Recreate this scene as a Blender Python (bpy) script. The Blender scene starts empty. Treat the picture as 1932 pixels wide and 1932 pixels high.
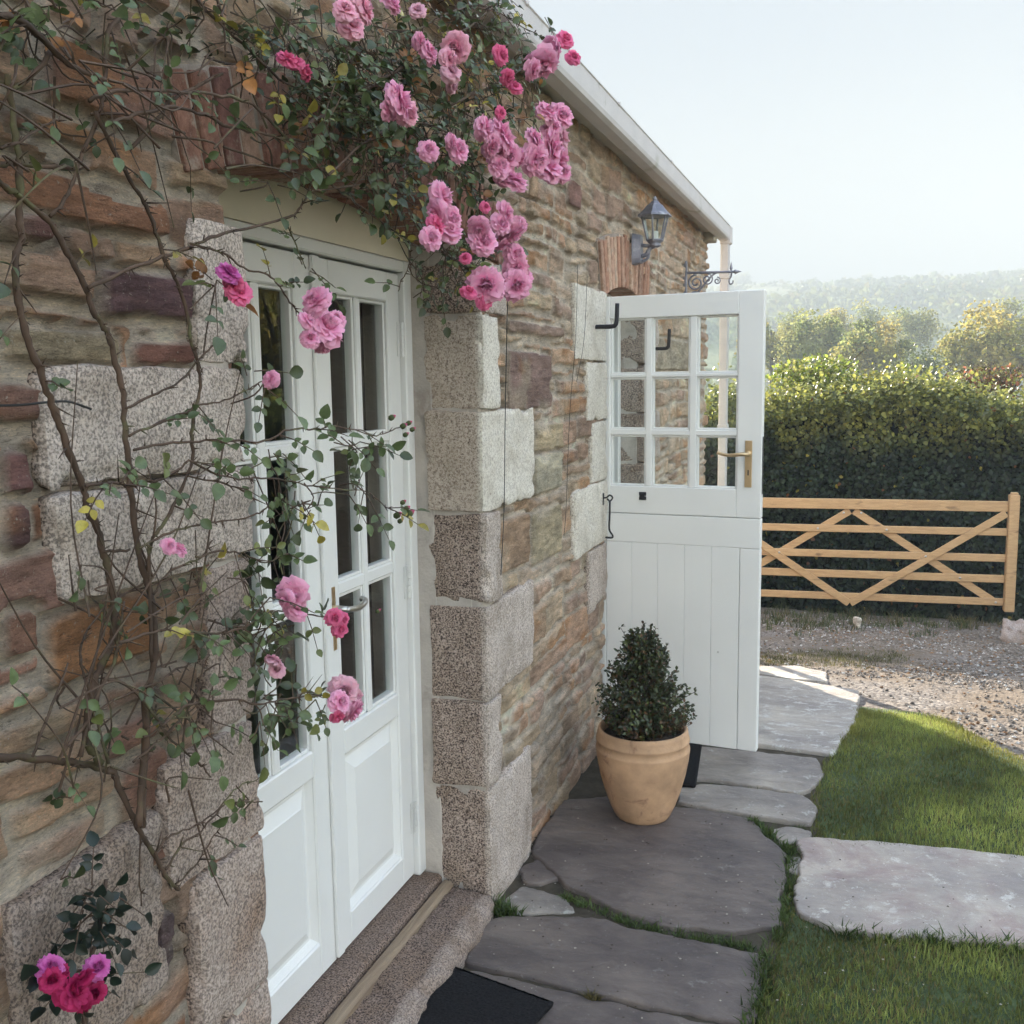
import bpy, bmesh, math
import numpy as np
from mathutils import Vector, Matrix

SC = bpy.context.scene
COL = SC.collection
RNG = np.random.default_rng(7)
ORG = {}

# ---------------------------------------------------------------- helpers
def tag(o, label=None, cat=None, group=None, kind=None):
    if label: o['label'] = label
    if cat: o['category'] = cat
    if group: o['group'] = group
    if kind: o['kind'] = kind
    return o

def thing(name, loc, label, cat, group=None):
    o = bpy.data.objects.new(name, None)
    o.empty_display_size = 0.1
    COL.objects.link(o)
    o.location = loc
    ORG[o.name] = np.array(loc, float)
    return tag(o, label, cat, group)

def root_org(o):
    while o is not None:
        if o.name in ORG: return ORG[o.name]
        o = o.parent
    return np.zeros(3)

def mk(name, V, F, mat, parent=None, smooth=True, col=None, recalc=False, loc=None, label=None):
    """V (n,3) world coordinates; F a list of int arrays (m,k) or a list of index lists."""
    V = np.asarray(V, float)
    org = root_org(parent) if parent is not None else (np.array(loc, float) if loc is not None else np.zeros(3))
    me = bpy.data.meshes.new(name)
    loops = []; starts = []; totals = []; off = 0
    for f in F:
        if isinstance(f, np.ndarray) and f.ndim == 2:
            m, k = f.shape
            loops.append(f.reshape(-1)); starts.append(off + np.arange(m) * k); totals.append(np.full(m, k)); off += m * k
        else:
            a = np.asarray(f); loops.append(a); starts.append(np.array([off])); totals.append(np.array([len(a)])); off += len(a)
    loops = np.concatenate(loops).astype(np.int32); starts = np.concatenate(starts).astype(np.int32); totals = np.concatenate(totals).astype(np.int32)
    me.vertices.add(len(V)); me.vertices.foreach_set('co', (V - org).astype(np.float32).reshape(-1))
    me.loops.add(len(loops)); me.loops.foreach_set('vertex_index', loops)
    me.polygons.add(len(starts)); me.polygons.foreach_set('loop_start', starts); me.polygons.foreach_set('loop_total', totals)
    me.update(calc_edges=True); me.validate()
    if recalc:
        bm = bmesh.new(); bm.from_mesh(me); bmesh.ops.recalc_face_normals(bm, faces=bm.faces); bm.to_mesh(me); bm.free()
    me.polygons.foreach_set('use_smooth', np.full(len(me.polygons), bool(smooth)))
    if col is not None:
        c = np.asarray(col, np.float32)
        if c.shape[1] == 3: c = np.hstack([c, np.ones((len(c), 1), np.float32)])
        at = me.color_attributes.new('Col', 'FLOAT_COLOR', 'POINT')
        at.data.foreach_set('color', c.reshape(-1))
    me.materials.append(mat)
    o = bpy.data.objects.new(name, me)
    COL.objects.link(o)
    if parent is not None: o.parent = parent
    else:
        o.location = org; ORG[o.name] = org
    if label: o['label'] = label
    return o

class MB:
    """collects boxes, tubes and lathes into one mesh"""
    def __init__(s): s.V = []; s.F = []; s.n = 0
    def add(s, V, F):
        V = np.asarray(V, float)
        for f in F:
            s.F.append((np.asarray(f) + s.n) if not isinstance(f, list) else [i + s.n for i in f])
        s.V.append(V); s.n += len(V); return s
    def box(s, x0, x1, y0, y1, z0, z1, b=0.003, M=None):
        c = np.array([(x0 + x1) / 2, (y0 + y1) / 2, (z0 + z1) / 2]); h = np.array([abs(x1 - x0), abs(y1 - y0), abs(z1 - z0)]) / 2
        b = min(b, 0.45 * h.min())
        V = []; idx = {}
        for sx in (-1, 1):
            for sy in (-1, 1):
                for sz in (-1, 1):
                    sg = np.array([sx, sy, sz])
                    for a in range(3):
                        p = sg * (h - b); p[a] = sg[a] * h[a]
                        idx[(sx, sy, sz, a)] = len(V); V.append(c + p)
        F = []
        for a in range(3):
            o = [i for i in range(3) if i != a]
            for sa in (-1, 1):
                q = []
                for (u, v) in ((-1, -1), (1, -1), (1, 1), (-1, 1)):
                    k = [0, 0, 0]; k[a] = sa; k[o[0]] = u; k[o[1]] = v; q.append(idx[(*k, a)])
                F.append(q)
            for u in (-1, 1):
                for v in (-1, 1):
                    k0 = [0, 0, 0]; k1 = [0, 0, 0]
                    k0[o[0]] = k1[o[0]] = u; k0[o[1]] = k1[o[1]] = v; k0[a] = -1; k1[a] = 1
                    F.append([idx[(*k0, o[0])], idx[(*k0, o[1])], idx[(*k1, o[1])], idx[(*k1, o[0])]])
        for sx in (-1, 1):
            for sy in (-1, 1):
                for sz in (-1, 1): F.append([idx[(sx, sy, sz, a)] for a in range(3)])
        V = np.array(V)
        if M is not None: V = xf(M, V)
        return s.add(V, F)
    def tube(s, P, R, n=6):
        V, F = tube(P, R, n); return s.add(V, F)
    def lathe(s, prof, n=24, c=(0, 0, 0), M=None):
        a = np.linspace(0, 2 * math.pi, n, endpoint=False); V = []
        for r, z in prof: V.append(np.stack([r * np.cos(a), r * np.sin(a), np.full(n, z)], 1))
        V = np.concatenate(V); k = len(prof); i = np.arange(n); j = (i + 1) % n
        F = [np.stack([q * n + i, q * n + j, (q + 1) * n + j, (q + 1) * n + i], 1) for q in range(k - 1)]
        F.append(list(range(n))[::-1]); F.append([(k - 1) * n + q for q in range(n)])
        if M is not None: V = xf(M, V)
        return s.add(V + np.array(c), F)
    def build(s, name, mat, parent=None, smooth=False, **k):
        return mk(name, np.concatenate(s.V), s.F, mat, parent, smooth, recalc=True, **k)

def xf(M, V): 
    M = np.array(M); return V @ M[:3, :3].T + M[:3, 3]

def catmull(P, k=5):
    P = np.asarray(P, float)
    if len(P) < 3: return P[0] + (P[1] - P[0]) * np.linspace(0, 1, k + 1)[:, None]
    Q = np.vstack([2 * P[0] - P[1], P, 2 * P[-1] - P[-2]]); out = []
    for i in range(1, len(Q) - 2):
        for t in np.linspace(0, 1, k, endpoint=False):
            a, b, c, d = Q[i - 1], Q[i], Q[i + 1], Q[i + 2]
            out.append(0.5 * ((2 * b) + (c - a) * t + (2 * a - 5 * b + 4 * c - d) * t * t + (3 * b - a - 3 * c + d) * t ** 3))
    out.append(P[-1]); return np.array(out)

def tube(P, R, n=6):
    P = np.asarray(P, float); m = len(P)
    R = np.broadcast_to(np.asarray(R, float), (m,)) if np.ndim(R) == 0 else np.asarray(R, float)
    T = np.gradient(P, axis=0); T /= np.linalg.norm(T, axis=1)[:, None] + 1e-12
    u = np.cross(T[0], [0.3, 0.2, 1]); 
    if np.linalg.norm(u) < 1e-3: u = np.cross(T[0], [1, 0, 0])
    u /= np.linalg.norm(u); V = []
    a = np.linspace(0, 2 * math.pi, n, endpoint=False)
    for i in range(m):
        u = u - T[i] * (u @ T[i]); u /= np.linalg.norm(u) + 1e-12
        w = np.cross(T[i], u)
        V.append(P[i] + R[i] * (np.cos(a)[:, None] * u + np.sin(a)[:, None] * w))
    V = np.concatenate(V); i = np.arange(n); j = (i + 1) % n
    F = [np.stack([q * n + i, q * n + j, (q + 1) * n + j, (q + 1) * n + i], 1) for q in range(m - 1)]
    F.append(list(range(n))[::-1]); F.append([(m - 1) * n + q for q in range(n)])
    return V, F

def sstep(a, b, x):
    t = np.clip((x - a) / (b - a), 0, 1); return t * t * (3 - 2 * t)

def _h(ix, iy, seed):
    ix = ix.astype(np.int64) & 0xFFFFFFFF; iy = iy.astype(np.int64) & 0xFFFFFFFF
    h = (ix * 374761393 + iy * 668265263 + seed * 1442695041) & 0xFFFFFFFF
    h = ((h ^ (h >> 13)) * 1274126177) & 0xFFFFFFFF
    return ((h ^ (h >> 16)) & 0xFFFFFF) / float(0xFFFFFF)

def noise2(x, y, seed=0):
    x = np.asarray(x, float); y = np.asarray(y, float)
    ix = np.floor(x); iy = np.floor(y); fx = x - ix; fy = y - iy
    fx = fx * fx * (3 - 2 * fx); fy = fy * fy * (3 - 2 * fy)
    a = _h(ix, iy, seed); b = _h(ix + 1, iy, seed); c = _h(ix, iy + 1, seed); d = _h(ix + 1, iy + 1, seed)
    return (a * (1 - fx) + b * fx) * (1 - fy) + (c * (1 - fx) + d * fx) * fy - 0.5

def fbm(x, y, seed=0, o=4):
    s = 0; A = 1
    for i in range(o):
        s = s + A * noise2(x, y, seed + i * 17); x = x * 2.03; y = y * 2.03; A *= 0.5
    return s

def inpoly(x, y, P):
    P = np.asarray(P); r = np.zeros(len(x), bool); n = len(P)
    for i in range(n):
        x1, y1 = P[i]; x2, y2 = P[(i + 1) % n]
        c = ((y1 > y) != (y2 > y))
        with np.errstate(divide='ignore', invalid='ignore'):
            r ^= c & (x < (x2 - x1) * (y - y1) / (y2 - y1 + 1e-12) + x1)
    return r

def polydist(x, y, P):
    P = np.asarray(P); d = np.full(len(x), 1e9); n = len(P)
    for i in range(n):
        a = P[i]; b = P[(i + 1) % n]; ab = b - a
        t = np.clip(((x - a[0]) * ab[0] + (y - a[1]) * ab[1]) / (ab @ ab + 1e-12), 0, 1)
        d = np.minimum(d, np.hypot(x - a[0] - t * ab[0], y - a[1] - t * ab[1]))
    return d

# ---------------------------------------------------------------- camera
PITCH, ROLL, YAW, FOC, CAMH = 7.5, 0.8, 19.3, 1900.0, 1.65
p_, r_, y_ = np.radians([PITCH, ROLL, YAW])
FWD = np.array([-np.sin(y_) * np.cos(p_), np.cos(y_) * np.cos(p_), -np.sin(p_)])
RT0 = np.array([np.cos(y_), np.sin(y_), 0]); UP0 = np.cross(RT0, FWD)
RT = RT0 * np.cos(r_) - UP0 * np.sin(r_); UP = UP0 * np.cos(r_) + RT0 * np.sin(r_)
CAMP = np.array([0, 0, CAMH])
cam = bpy.data.cameras.new('camera'); camo = bpy.data.objects.new('camera', cam); COL.objects.link(camo)
Mc = Matrix(((RT[0], UP[0], -FWD[0], 0), (RT[1], UP[1], -FWD[1], 0), (RT[2], UP[2], -FWD[2], CAMH), (0, 0, 0, 1)))
camo.matrix_world = Mc
cam.sensor_width = 36; cam.lens = 36 * FOC / 1932.0; cam.clip_end = 3000; cam.clip_start = 0.02
SC.camera = camo
# survey helpers: photograph measurements (1932 px wide) turned into places on real planes
def ray(x, y): return FWD + RT * (x - 966) / FOC - UP * (y - 966) / FOC
def onx(x, y, X): d = ray(x, y); return CAMP + d * (X / d[0])
def onz(x, y, Z): d = ray(x, y); return CAMP + d * ((Z - CAMH) / d[2])
def ony(x, y, Y): d = ray(x, y); return CAMP + d * (Y / d[1])
def atd(x, y, D): return CAMP + ray(x, y) * D

def gz(x, y):
    """height of the ground: level by the house, sloping down the drive, a valley, then the far hill"""
    x = np.asarray(x, float); y = np.asarray(y, float)
    t = np.clip(y - 4.4, 0, None)
    z = -0.135 * np.where(t < 0.6, t * t / 1.2, t - 0.3)
    yy = np.clip(y, 4, None)
    far = np.interp(yy, [12, 40, 90, 150, 200, 330, 500, 560, 640], [-1.02, -5, -9, -4, 2, 22, 46, 48, 44])
    w = sstep(11, 13.5, y)
    n = fbm(x / 120, y / 120, 5) * 3 * sstep(120, 400, y) + fbm(x / 30, y / 30, 9) * 1.0 * sstep(30, 80, y)
    z = np.where(y < 13.5, np.maximum(z, -1.02), z)
    return z * (1 - w) + (far + n) * w
def onground(x, y, dz=0.0):
    d = ray(x, y); lo, hi = 0.5, 60.0
    for _ in range(60):
        m = (lo + hi) / 2; P = CAMP + d * m
        if P[2] > gz(P[0], P[1]) + dz: lo = m
        else: hi = m
    return CAMP + d * lo

# ---------------------------------------------------------------- materials
def nodes(name):
    m = bpy.data.materials.new(name); m.use_nodes = True
    nt = m.node_tree; nt.nodes.clear()
    return m, nt, (lambda t, **k: _nn(nt, t, k)), nt.links.new
def _nn(nt, t, k):
    n = nt.nodes.new(t)
    for a, v in k.items():
        if a.startswith('i_'):
            key = a[2:]; key = int(key) if key.isdigit() else key.replace('_', ' ')
            n.inputs[key].default_value = v
        else: setattr(n, a, v)
    return n
def ramp(N, stops, interp='LINEAR'):
    r = N('ShaderNodeValToRGB'); e = r.color_ramp.elements; r.color_ramp.interpolation = interp
    while len(e) > 1: e.remove(e[-1])
    e[0].position, e[0].color = stops[0][0], (*stops[0][1], 1)
    for p, c in stops[1:]:
        q = e.new(p); q.color = (*c, 1)
    return r
def mixc(N, L, fac, a, b, blend='MIX'):
    m = N('ShaderNodeMix', data_type='RGBA', blend_type=blend)
    for s, v in ((0, fac), (6, a), (7, b)):
        if hasattr(v, 'is_linked') or isinstance(v, bpy.types.NodeSocket): L(v, m.inputs[s])
        else: m.inputs[s].default_value = v if s == 0 else (*v, 1)
    return m.outputs[2]
def finish(nt, N, L, shader): 
    o = N('ShaderNodeOutputMaterial'); L(shader, o.inputs['Surface'])
def noise(N, L, scale, detail=4, rough=0.55, vec=None, dist=0.0):
    n = N('ShaderNodeTexNoise', i_Scale=scale, i_Detail=detail, i_Roughness=rough, i_Distortion=dist)
    if vec is not None: L(vec, n.inputs['Vector'])
    return n.outputs['Fac']
def coords(N, L, scale=(1, 1, 1)):
    t = N('ShaderNodeTexCoord'); mp = N('ShaderNodeMapping'); mp.inputs['Scale'].default_value = scale
    L(t.outputs['Object'], mp.inputs['Vector']); return mp.outputs['Vector']
def bump(N, L, h, strength, dist, prev=None):
    b = N('ShaderNodeBump', i_Strength=strength, i_Distance=dist); L(h, b.inputs['Height'])
    if prev is not None: L(prev, b.inputs['Normal'])
    return b.outputs['Normal']

def simple(name, c, rough=0.6, metal=0.0, var=0.12, scale=8.0, bscale=60.0, bstr=0.15, bdist=0.002, spec=0.5, stain=None):
    m, nt, N, L = nodes(name); v = coords(N, L)
    f = noise(N, L, scale, 5, 0.6, v)
    c = np.array(c); r = ramp(N, [(0.3, tuple(c * (1 - var))), (0.7, tuple(np.minimum(c * (1 + var), 0.95)))]); L(f, r.inputs[0])
    colr = r.outputs[0]
    if stain:
        sf = noise(N, L, stain[1], 6, 0.65, v, 0.6); sr = ramp(N, [(stain[2], (0, 0, 0)), (stain[2] + 0.12, (1, 1, 1))]); L(sf, sr.inputs[0])
        colr = mixc(N, L, sr.outputs[0], colr, stain[0])
    b = N('ShaderNodeBsdfPrincipled', i_Roughness=rough, i_Metallic=metal, i_Specular_IOR_Level=spec); L(colr, b.inputs['Base Color'])
    L(bump(N, L, noise(N, L, bscale, 4, 0.6, v), bstr, bdist), b.inputs['Normal'])
    finish(nt, N, L, b.outputs[0]); return m

def attr_stone():
    m, nt, N, L = nodes('rubble_stone'); v = coords(N, L); vs = coords(N, L, (1, 0.4, 1.7))
    a = N('ShaderNodeAttribute', attribute_name='Col')
    r = ramp(N, [(0.28, (0.55, 0.52, 0.50)), (0.48, (1, 1, 1)), (0.72, (1.45, 1.42, 1.36))]); L(noise(N, L, 30, 10, 0.78, vs), r.inputs[0])
    c = mixc(N, L, 1.0, a.outputs['Color'], r.outputs[0], 'MULTIPLY')
    g = ramp(N, [(0.34, (0.45, 0.42, 0.40)), (0.46, (1, 1, 1)), (0.56, (1, 1, 1)), (0.68, (1.6, 1.55, 1.45))]); L(noise(N, L, 190, 5, 0.75, vs), g.inputs[0])
    c = mixc(N, L, 0.8, c, g.outputs[0], 'MULTIPLY')
    ck = N('ShaderNodeTexVoronoi', i_Scale=26.0, feature='DISTANCE_TO_EDGE'); 
    dn = N('ShaderNodeTexNoise', i_Scale=30.0, i_Detail=4.0); L(vs, dn.inputs['Vector']); ad = N('ShaderNodeMix', data_type='RGBA', blend_type='LINEAR_LIGHT'); ad.inputs[0].default_value = .09; L(vs, ad.inputs[6]); L(dn.outputs['Color'], ad.inputs[7]); L(ad.outputs[2], ck.inputs['Vector'])
    cr = ramp(N, [(0.0, (1, 1, 1)), (0.035, (0, 0, 0))]); L(ck.outputs['Distance'], cr.inputs[0]); cm = ramp(N, [(0.5, (0, 0, 0)), (0.6, (1, 1, 1))]); L(noise(N, L, 9, 3, 0.6, v), cm.inputs[0])
    cf = N('ShaderNodeMath', operation='MULTIPLY'); L(cr.outputs[0], cf.inputs[0]); L(cm.outputs[0], cf.inputs[1]); cf2 = N('ShaderNodeMath', operation='MULTIPLY', i_1=.6); L(cf.outputs[0], cf2.inputs[0])
    c = mixc(N, L, cf2.outputs[0], c, (0.09, 0.07, 0.055))
    sp = ramp(N, [(0.63, (0, 0, 0)), (0.67, (1, 1, 1))]); L(noise(N, L, 130, 4, 0.7, v), sp.inputs[0])
    c = mixc(N, L, 0.6, c, mixc(N, L, sp.outputs[0], c, (0.66, 0.60, 0.50)))
    b = N('ShaderNodeBsdfPrincipled', i_Roughness=0.92, i_Specular_IOR_Level=0.2); L(c, b.inputs['Base Color'])
    n1 = bump(N, L, noise(N, L, 42, 10, 0.78, vs), 1.0, 0.018)
    n2 = bump(N, L, noise(N, L, 230, 5, 0.7, v), 1.0, 0.004, n1)
    n3 = bump(N, L, cf.outputs[0], 0.6, -0.004, n2)
    L(n3, b.inputs['Normal']); finish(nt, N, L, b.outputs[0]); return m

def granite(name, base, stain, warm=(0.36, 0.29, 0.2), dark=(0.05, 0.045, 0.045), dens=0.44):
    m, nt, N, L = nodes(name); v = coords(N, L)
    f1 = noise(N, L, 210, 3, 0.65, v); f2 = noise(N, L, 115, 3, 0.6, v)
    base = np.array(base)
    r1 = ramp(N, [(dens - 0.05, dark), (dens + 0.01, tuple(base * 0.55)), (dens + 0.07, tuple(base)), (0.72, tuple(np.minimum(base * 1.35, 0.8)))]); L(f1, r1.inputs[0])
    r2 = ramp(N, [(0.40, (0.5, 0.45, 0.43)), (0.5, (1, 1, 1))]); L(f2, r2.inputs[0])
    c = mixc(N, L, 0.75, r1.outputs[0], r2.outputs[0], 'MULTIPLY')
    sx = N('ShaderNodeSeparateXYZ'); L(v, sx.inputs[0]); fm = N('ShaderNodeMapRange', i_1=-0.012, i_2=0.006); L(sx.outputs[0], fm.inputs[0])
    c = mixc(N, L, fm.outputs[0], mixc(N, L, 1.0, c, (0.80, 0.73, 0.69), 'MULTIPLY'), mixc(N, L, 0.30, c, tuple(np.minimum(base * 1.25, 0.8))))   # pecked reveal darkened for its shade, dressed outer face lightened for its light
    w = ramp(N, [(0.45, (0, 0, 0)), (0.75, (1, 1, 1))]); L(noise(N, L, 5, 5, 0.65, v, 0.5), w.inputs[0])
    wf = N('ShaderNodeMath', operation='MULTIPLY', i_1=stain); L(w.outputs[0], wf.inputs[0])
    c = mixc(N, L, wf.outputs[0], c, mixc(N, L, 1.0, r1.outputs[0], warm, 'MULTIPLY'))
    b = N('ShaderNodeBsdfPrincipled', i_Roughness=0.88, i_Specular_IOR_Level=0.3); L(c, b.inputs['Base Color'])
    n1 = bump(N, L, noise(N, L, 40, 7, 0.65, v), 0.6, 0.006); n2 = bump(N, L, f1, 0.5, 0.0025, n1)
    L(n2, b.inputs['Normal']); finish(nt, N, L, b.outputs[0]); return m

def foliage(name, rough=0.5, trans=0.3, spec=0.4, var=0.35, vscale=35.0):
    m, nt, N, L = nodes(name); v = coords(N, L)
    a = N('ShaderNodeAttribute', attribute_name='Col')
    r = ramp(N, [(0.3, (1 - var,) * 3), (0.7, (1 + var,) * 3)]); L(noise(N, L, vscale, 3, 0.6, v), r.inputs[0])
    c = mixc(N, L, 1.0, a.outputs['Color'], r.outputs[0], 'MULTIPLY')
    b = N('ShaderNodeBsdfPrincipled', i_Roughness=rough, i_Specular_IOR_Level=spec); L(c, b.inputs['Base Color'])
    t = N('ShaderNodeBsdfTranslucent'); L(c, t.inputs['Color'])
    ms = N('ShaderNodeMixShader', i_0=trans); L(b.outputs[0], ms.inputs[1]); L(t.outputs[0], ms.inputs[2])
    finish(nt, N, L, ms.outputs[0]); return m

def glass_mat():
    m, nt, N, L = nodes('window_glass')
    ge = N('ShaderNodeNewGeometry'); ior = N('ShaderNodeMapRange', i_3=1.5, i_4=1 / 1.5); L(ge.outputs['Backfacing'], ior.inputs[0])
    fr = N('ShaderNodeFresnel'); L(ior.outputs[0], fr.inputs['IOR']); g = N('ShaderNodeBsdfGlossy', i_Roughness=0.01); g.inputs['Color'].default_value = (0.95, 0.97, 0.95, 1)
    t = N('ShaderNodeBsdfTransparent'); t.inputs['Color'].default_value = (0.96, 0.98, 0.97, 1)
    v = coords(N, L); L(bump(N, L, noise(N, L, 3, 2, 0.5, v), 0.05, 0.01), g.inputs['Normal'])
    ms = N('ShaderNodeMixShader'); L(fr.outputs[0], ms.inputs[0]); L(t.outputs[0], ms.inputs[1]); L(g.outputs[0], ms.inputs[2])
    finish(nt, N, L, ms.outputs[0]); return m

def wood_mat(name, c1, c2, axis=(0.6, 9, 9), rough=0.6, knots=True):
    m, nt, N, L = nodes(name); v = coords(N, L, axis)
    r = ramp(N, [(0.3, c1), (0.7, c2)]); L(noise(N, L, 6, 6, 0.6, v, 1.2), r.inputs[0]); c = r.outputs[0]
    if knots:
        vv = coords(N, L, (3, 3, 9)); k = ramp(N, [(0.24, (1, 1, 1)), (0.32, (0, 0, 0))]); L(noise(N, L, 1.6, 2, 0.4, vv), k.inputs[0])
        c = mixc(N, L, k.outputs[0], c, tuple(np.array(c1) * 0.55))
    b = N('ShaderNodeBsdfPrincipled', i_Roughness=rough); L(c, b.inputs['Base Color'])
    L(bump(N, L, noise(N, L, 30, 5, 0.6, v), 0.3, 0.003), b.inputs['Normal'])
    finish(nt, N, L, b.outputs[0]); return m

def slab_mat(name, c1, c2, lich, lamt, purple=0.0, rough=0.6):
    m, nt, N, L = nodes(name); v = coords(N, L); vs = coords(N, L, (1, 2.2, 1))
    r = ramp(N, [(0.28, c1), (0.72, c2)]); L(noise(N, L, 5, 10, 0.74, vs, 0.5), r.inputs[0]); c = r.outputs[0]
    q = ramp(N, [(0.35, (0.72, 0.70, 0.72)), (0.65, (1.32, 1.28, 1.2))]); L(noise(N, L, 2.2, 6, 0.6, v, 0.4), q.inputs[0]); c = mixc(N, L, 1.0, c, q.outputs[0], 'MULTIPLY')
    l = ramp(N, [(lamt, (0, 0, 0)), (lamt + 0.06, (1, 1, 1))]); L(noise(N, L, 12, 10, 0.76, v, 0.3), l.inputs[0])
    c = mixc(N, L, l.outputs[0], c, lich)
    if purple:
        p = ramp(N, [(0.48, (0, 0, 0)), (0.62, (1, 1, 1))]); L(noise(N, L, 2.6, 7, 0.7, v, 0.8), p.inputs[0])
        pf = N('ShaderNodeMath', operation='MULTIPLY', i_1=purple); L(p.outputs[0], pf.inputs[0])
        c = mixc(N, L, pf.outputs[0], c, (0.2, 0.115, 0.12))
    d = ramp(N, [(0.66, (0, 0, 0)), (0.7, (1, 1, 1))]); L(noise(N, L, 75, 3, 0.6, v), d.inputs[0])
    df = N('ShaderNodeMath', operation='MULTIPLY', i_1=0.5); L(d.outputs[0], df.inputs[0])
    c = mixc(N, L, df.outputs[0], c, tuple(np.minimum(np.array(lich) * 1.25, 0.7)))
    b = N('ShaderNodeBsdfPrincipled', i_Roughness=rough, i_Specular_IOR_Level=0.4); L(c, b.inputs['Base Color'])
    n1 = bump(N, L, noise(N, L, 9, 9, 0.62, vs, 0.6), 0.55, 0.02); n2 = bump(N, L, noise(N, L, 110, 4, 0.6, v), 0.35, 0.002, n1)
    L(n2, b.inputs['Normal']); finish(nt, N, L, b.outputs[0]); return m

def gravel_mat():
    m, nt, N, L = nodes('gravel'); v = coords(N, L)
    vo = N('ShaderNodeTexVoronoi', i_Scale=55.0); L(v, vo.inputs['Vector'])
    r = ramp(N, [(0.0, (0.08, 0.07, 0.065)), (0.5, (0.18, 0.155, 0.14)), (1.0, (0.30, 0.27, 0.24))])
    sp = N('ShaderNodeSeparateColor'); L(vo.outputs['Color'], sp.inputs[0]); L(sp.outputs[0], r.inputs[0]); c = r.outputs[0]
    e = ramp(N, [(0.36, (0, 0, 0)), (0.54, (1, 1, 1))]); L(noise(N, L, 0.9, 6, 0.65, v, 0.6), e.inputs[0])
    ef = N('ShaderNodeMath', operation='MULTIPLY', i_1=0.75); L(e.outputs[0], ef.inputs[0])
    e2 = ramp(N, [(0.3, (0.12, 0.085, 0.055)), (0.7, (0.21, 0.16, 0.115))]); L(noise(N, L, 14, 6, 0.7, v), e2.inputs[0])
    c = mixc(N, L, ef.outputs[0], c, e2.outputs[0])
    b = N('ShaderNodeBsdfPrincipled', i_Roughness=0.95, i_Specular_IOR_Level=0.2); L(c, b.inputs['Base Color'])
    L(bump(N, L, vo.outputs['Distance'], 0.7, -0.012), b.inputs['Normal']); finish(nt, N, L, b.outputs[0]); return m

def brick_mat():
    m, nt, N, L = nodes('red_brick'); v = coords(N, L); vs = coords(N, L, (1, 1.1, 0.9))
    a = N('ShaderNodeAttribute', attribute_name='Col')
    r = ramp(N, [(0.32, (0.55, 0.50, 0.48)), (0.5, (1, 1, 1)), (0.68, (1.45, 1.5, 1.5))]); L(noise(N, L, 34, 9, 0.76, vs), r.inputs[0])
    c = mixc(N, L, 1.0, a.outputs['Color'], r.outputs[0], 'MULTIPLY')
    s = ramp(N, [(0.55, (0, 0, 0)), (0.66, (1, 1, 1))]); L(noise(N, L, 18, 6, 0.7, v), s.inputs[0]); sf = N('ShaderNodeMath', operation='MULTIPLY', i_1=.7); L(s.outputs[0], sf.inputs[0]); c = mixc(N, L, sf.outputs[0], c, (0.50, 0.42, 0.34))
    b = N('ShaderNodeBsdfPrincipled', i_Roughness=0.9, i_Specular_IOR_Level=0.2); L(c, b.inputs['Base Color'])
    L(bump(N, L, noise(N, L, 60, 8, 0.75, v), 1.0, 0.009), b.inputs['Normal']); finish(nt, N, L, b.outputs[0]); return m

def ground_mat():
    m, nt, N, L = nodes('ground_earth_and_fields'); 
    g = N('ShaderNodeNewGeometry'); sx = N('ShaderNodeSeparateXYZ'); L(g.outputs['Position'], sx.inputs[0]); P = g.outputs['Position']
    so = ramp(N, [(0.3, (0.045, 0.036, 0.026)), (0.7, (0.10, 0.085, 0.062))]); L(noise(N, L, 18, 8, 0.7, P), so.inputs[0])
    vo = N('ShaderNodeTexVoronoi', i_Scale=0.011); L(P, vo.inputs['Vector']); sp = N('ShaderNodeSeparateColor'); L(vo.outputs['Color'], sp.inputs[0])
    fi = ramp(N, [(0.0, (0.14, 0.19, 0.06)), (0.5, (0.19, 0.24, 0.08)), (0.8, (0.26, 0.26, 0.10)), (1.0, (0.15, 0.18, 0.07))]); L(sp.outputs[0], fi.inputs[0])
    fn = ramp(N, [(0.3, (0.75, 0.75, 0.75)), (0.7, (1.2, 1.2, 1.2))]); L(noise(N, L, 0.08, 8, 0.65, P), fn.inputs[0])
    fc = mixc(N, L, 1.0, fi.outputs[0], fn.outputs[0], 'MULTIPLY')
    mr = N('ShaderNodeMapRange', i_1=12.0, i_2=18.0); L(sx.outputs[1], mr.inputs[0])
    c = mixc(N, L, mr.outputs[0], so.outputs[0], fc)
    b = N('ShaderNodeBsdfPrincipled', i_Roughness=0.95, i_Specular_IOR_Level=0.15); L(c, b.inputs['Base Color'])
    L(bump(N, L, noise(N, L, 45, 6, 0.7, P), 0.5, 0.008), b.inputs['Normal']); finish(nt, N, L, b.outputs[0]); return m

def petal_mat(name='rose_petal'):
    m, nt, N, L = nodes(name); a = N('ShaderNodeAttribute', attribute_name='Col')
    b = N('ShaderNodeBsdfPrincipled', i_Roughness=0.65, i_Specular_IOR_Level=0.25); L(a.outputs['Color'], b.inputs['Base Color'])
    t = N('ShaderNodeBsdfTranslucent'); L(a.outputs['Color'], t.inputs['Color'])
    ms = N('ShaderNodeMixShader', i_0=0.32); L(b.outputs[0], ms.inputs[1]); L(t.outputs[0], ms.inputs[2])
    finish(nt, N, L, ms.outputs[0]); return m

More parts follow.
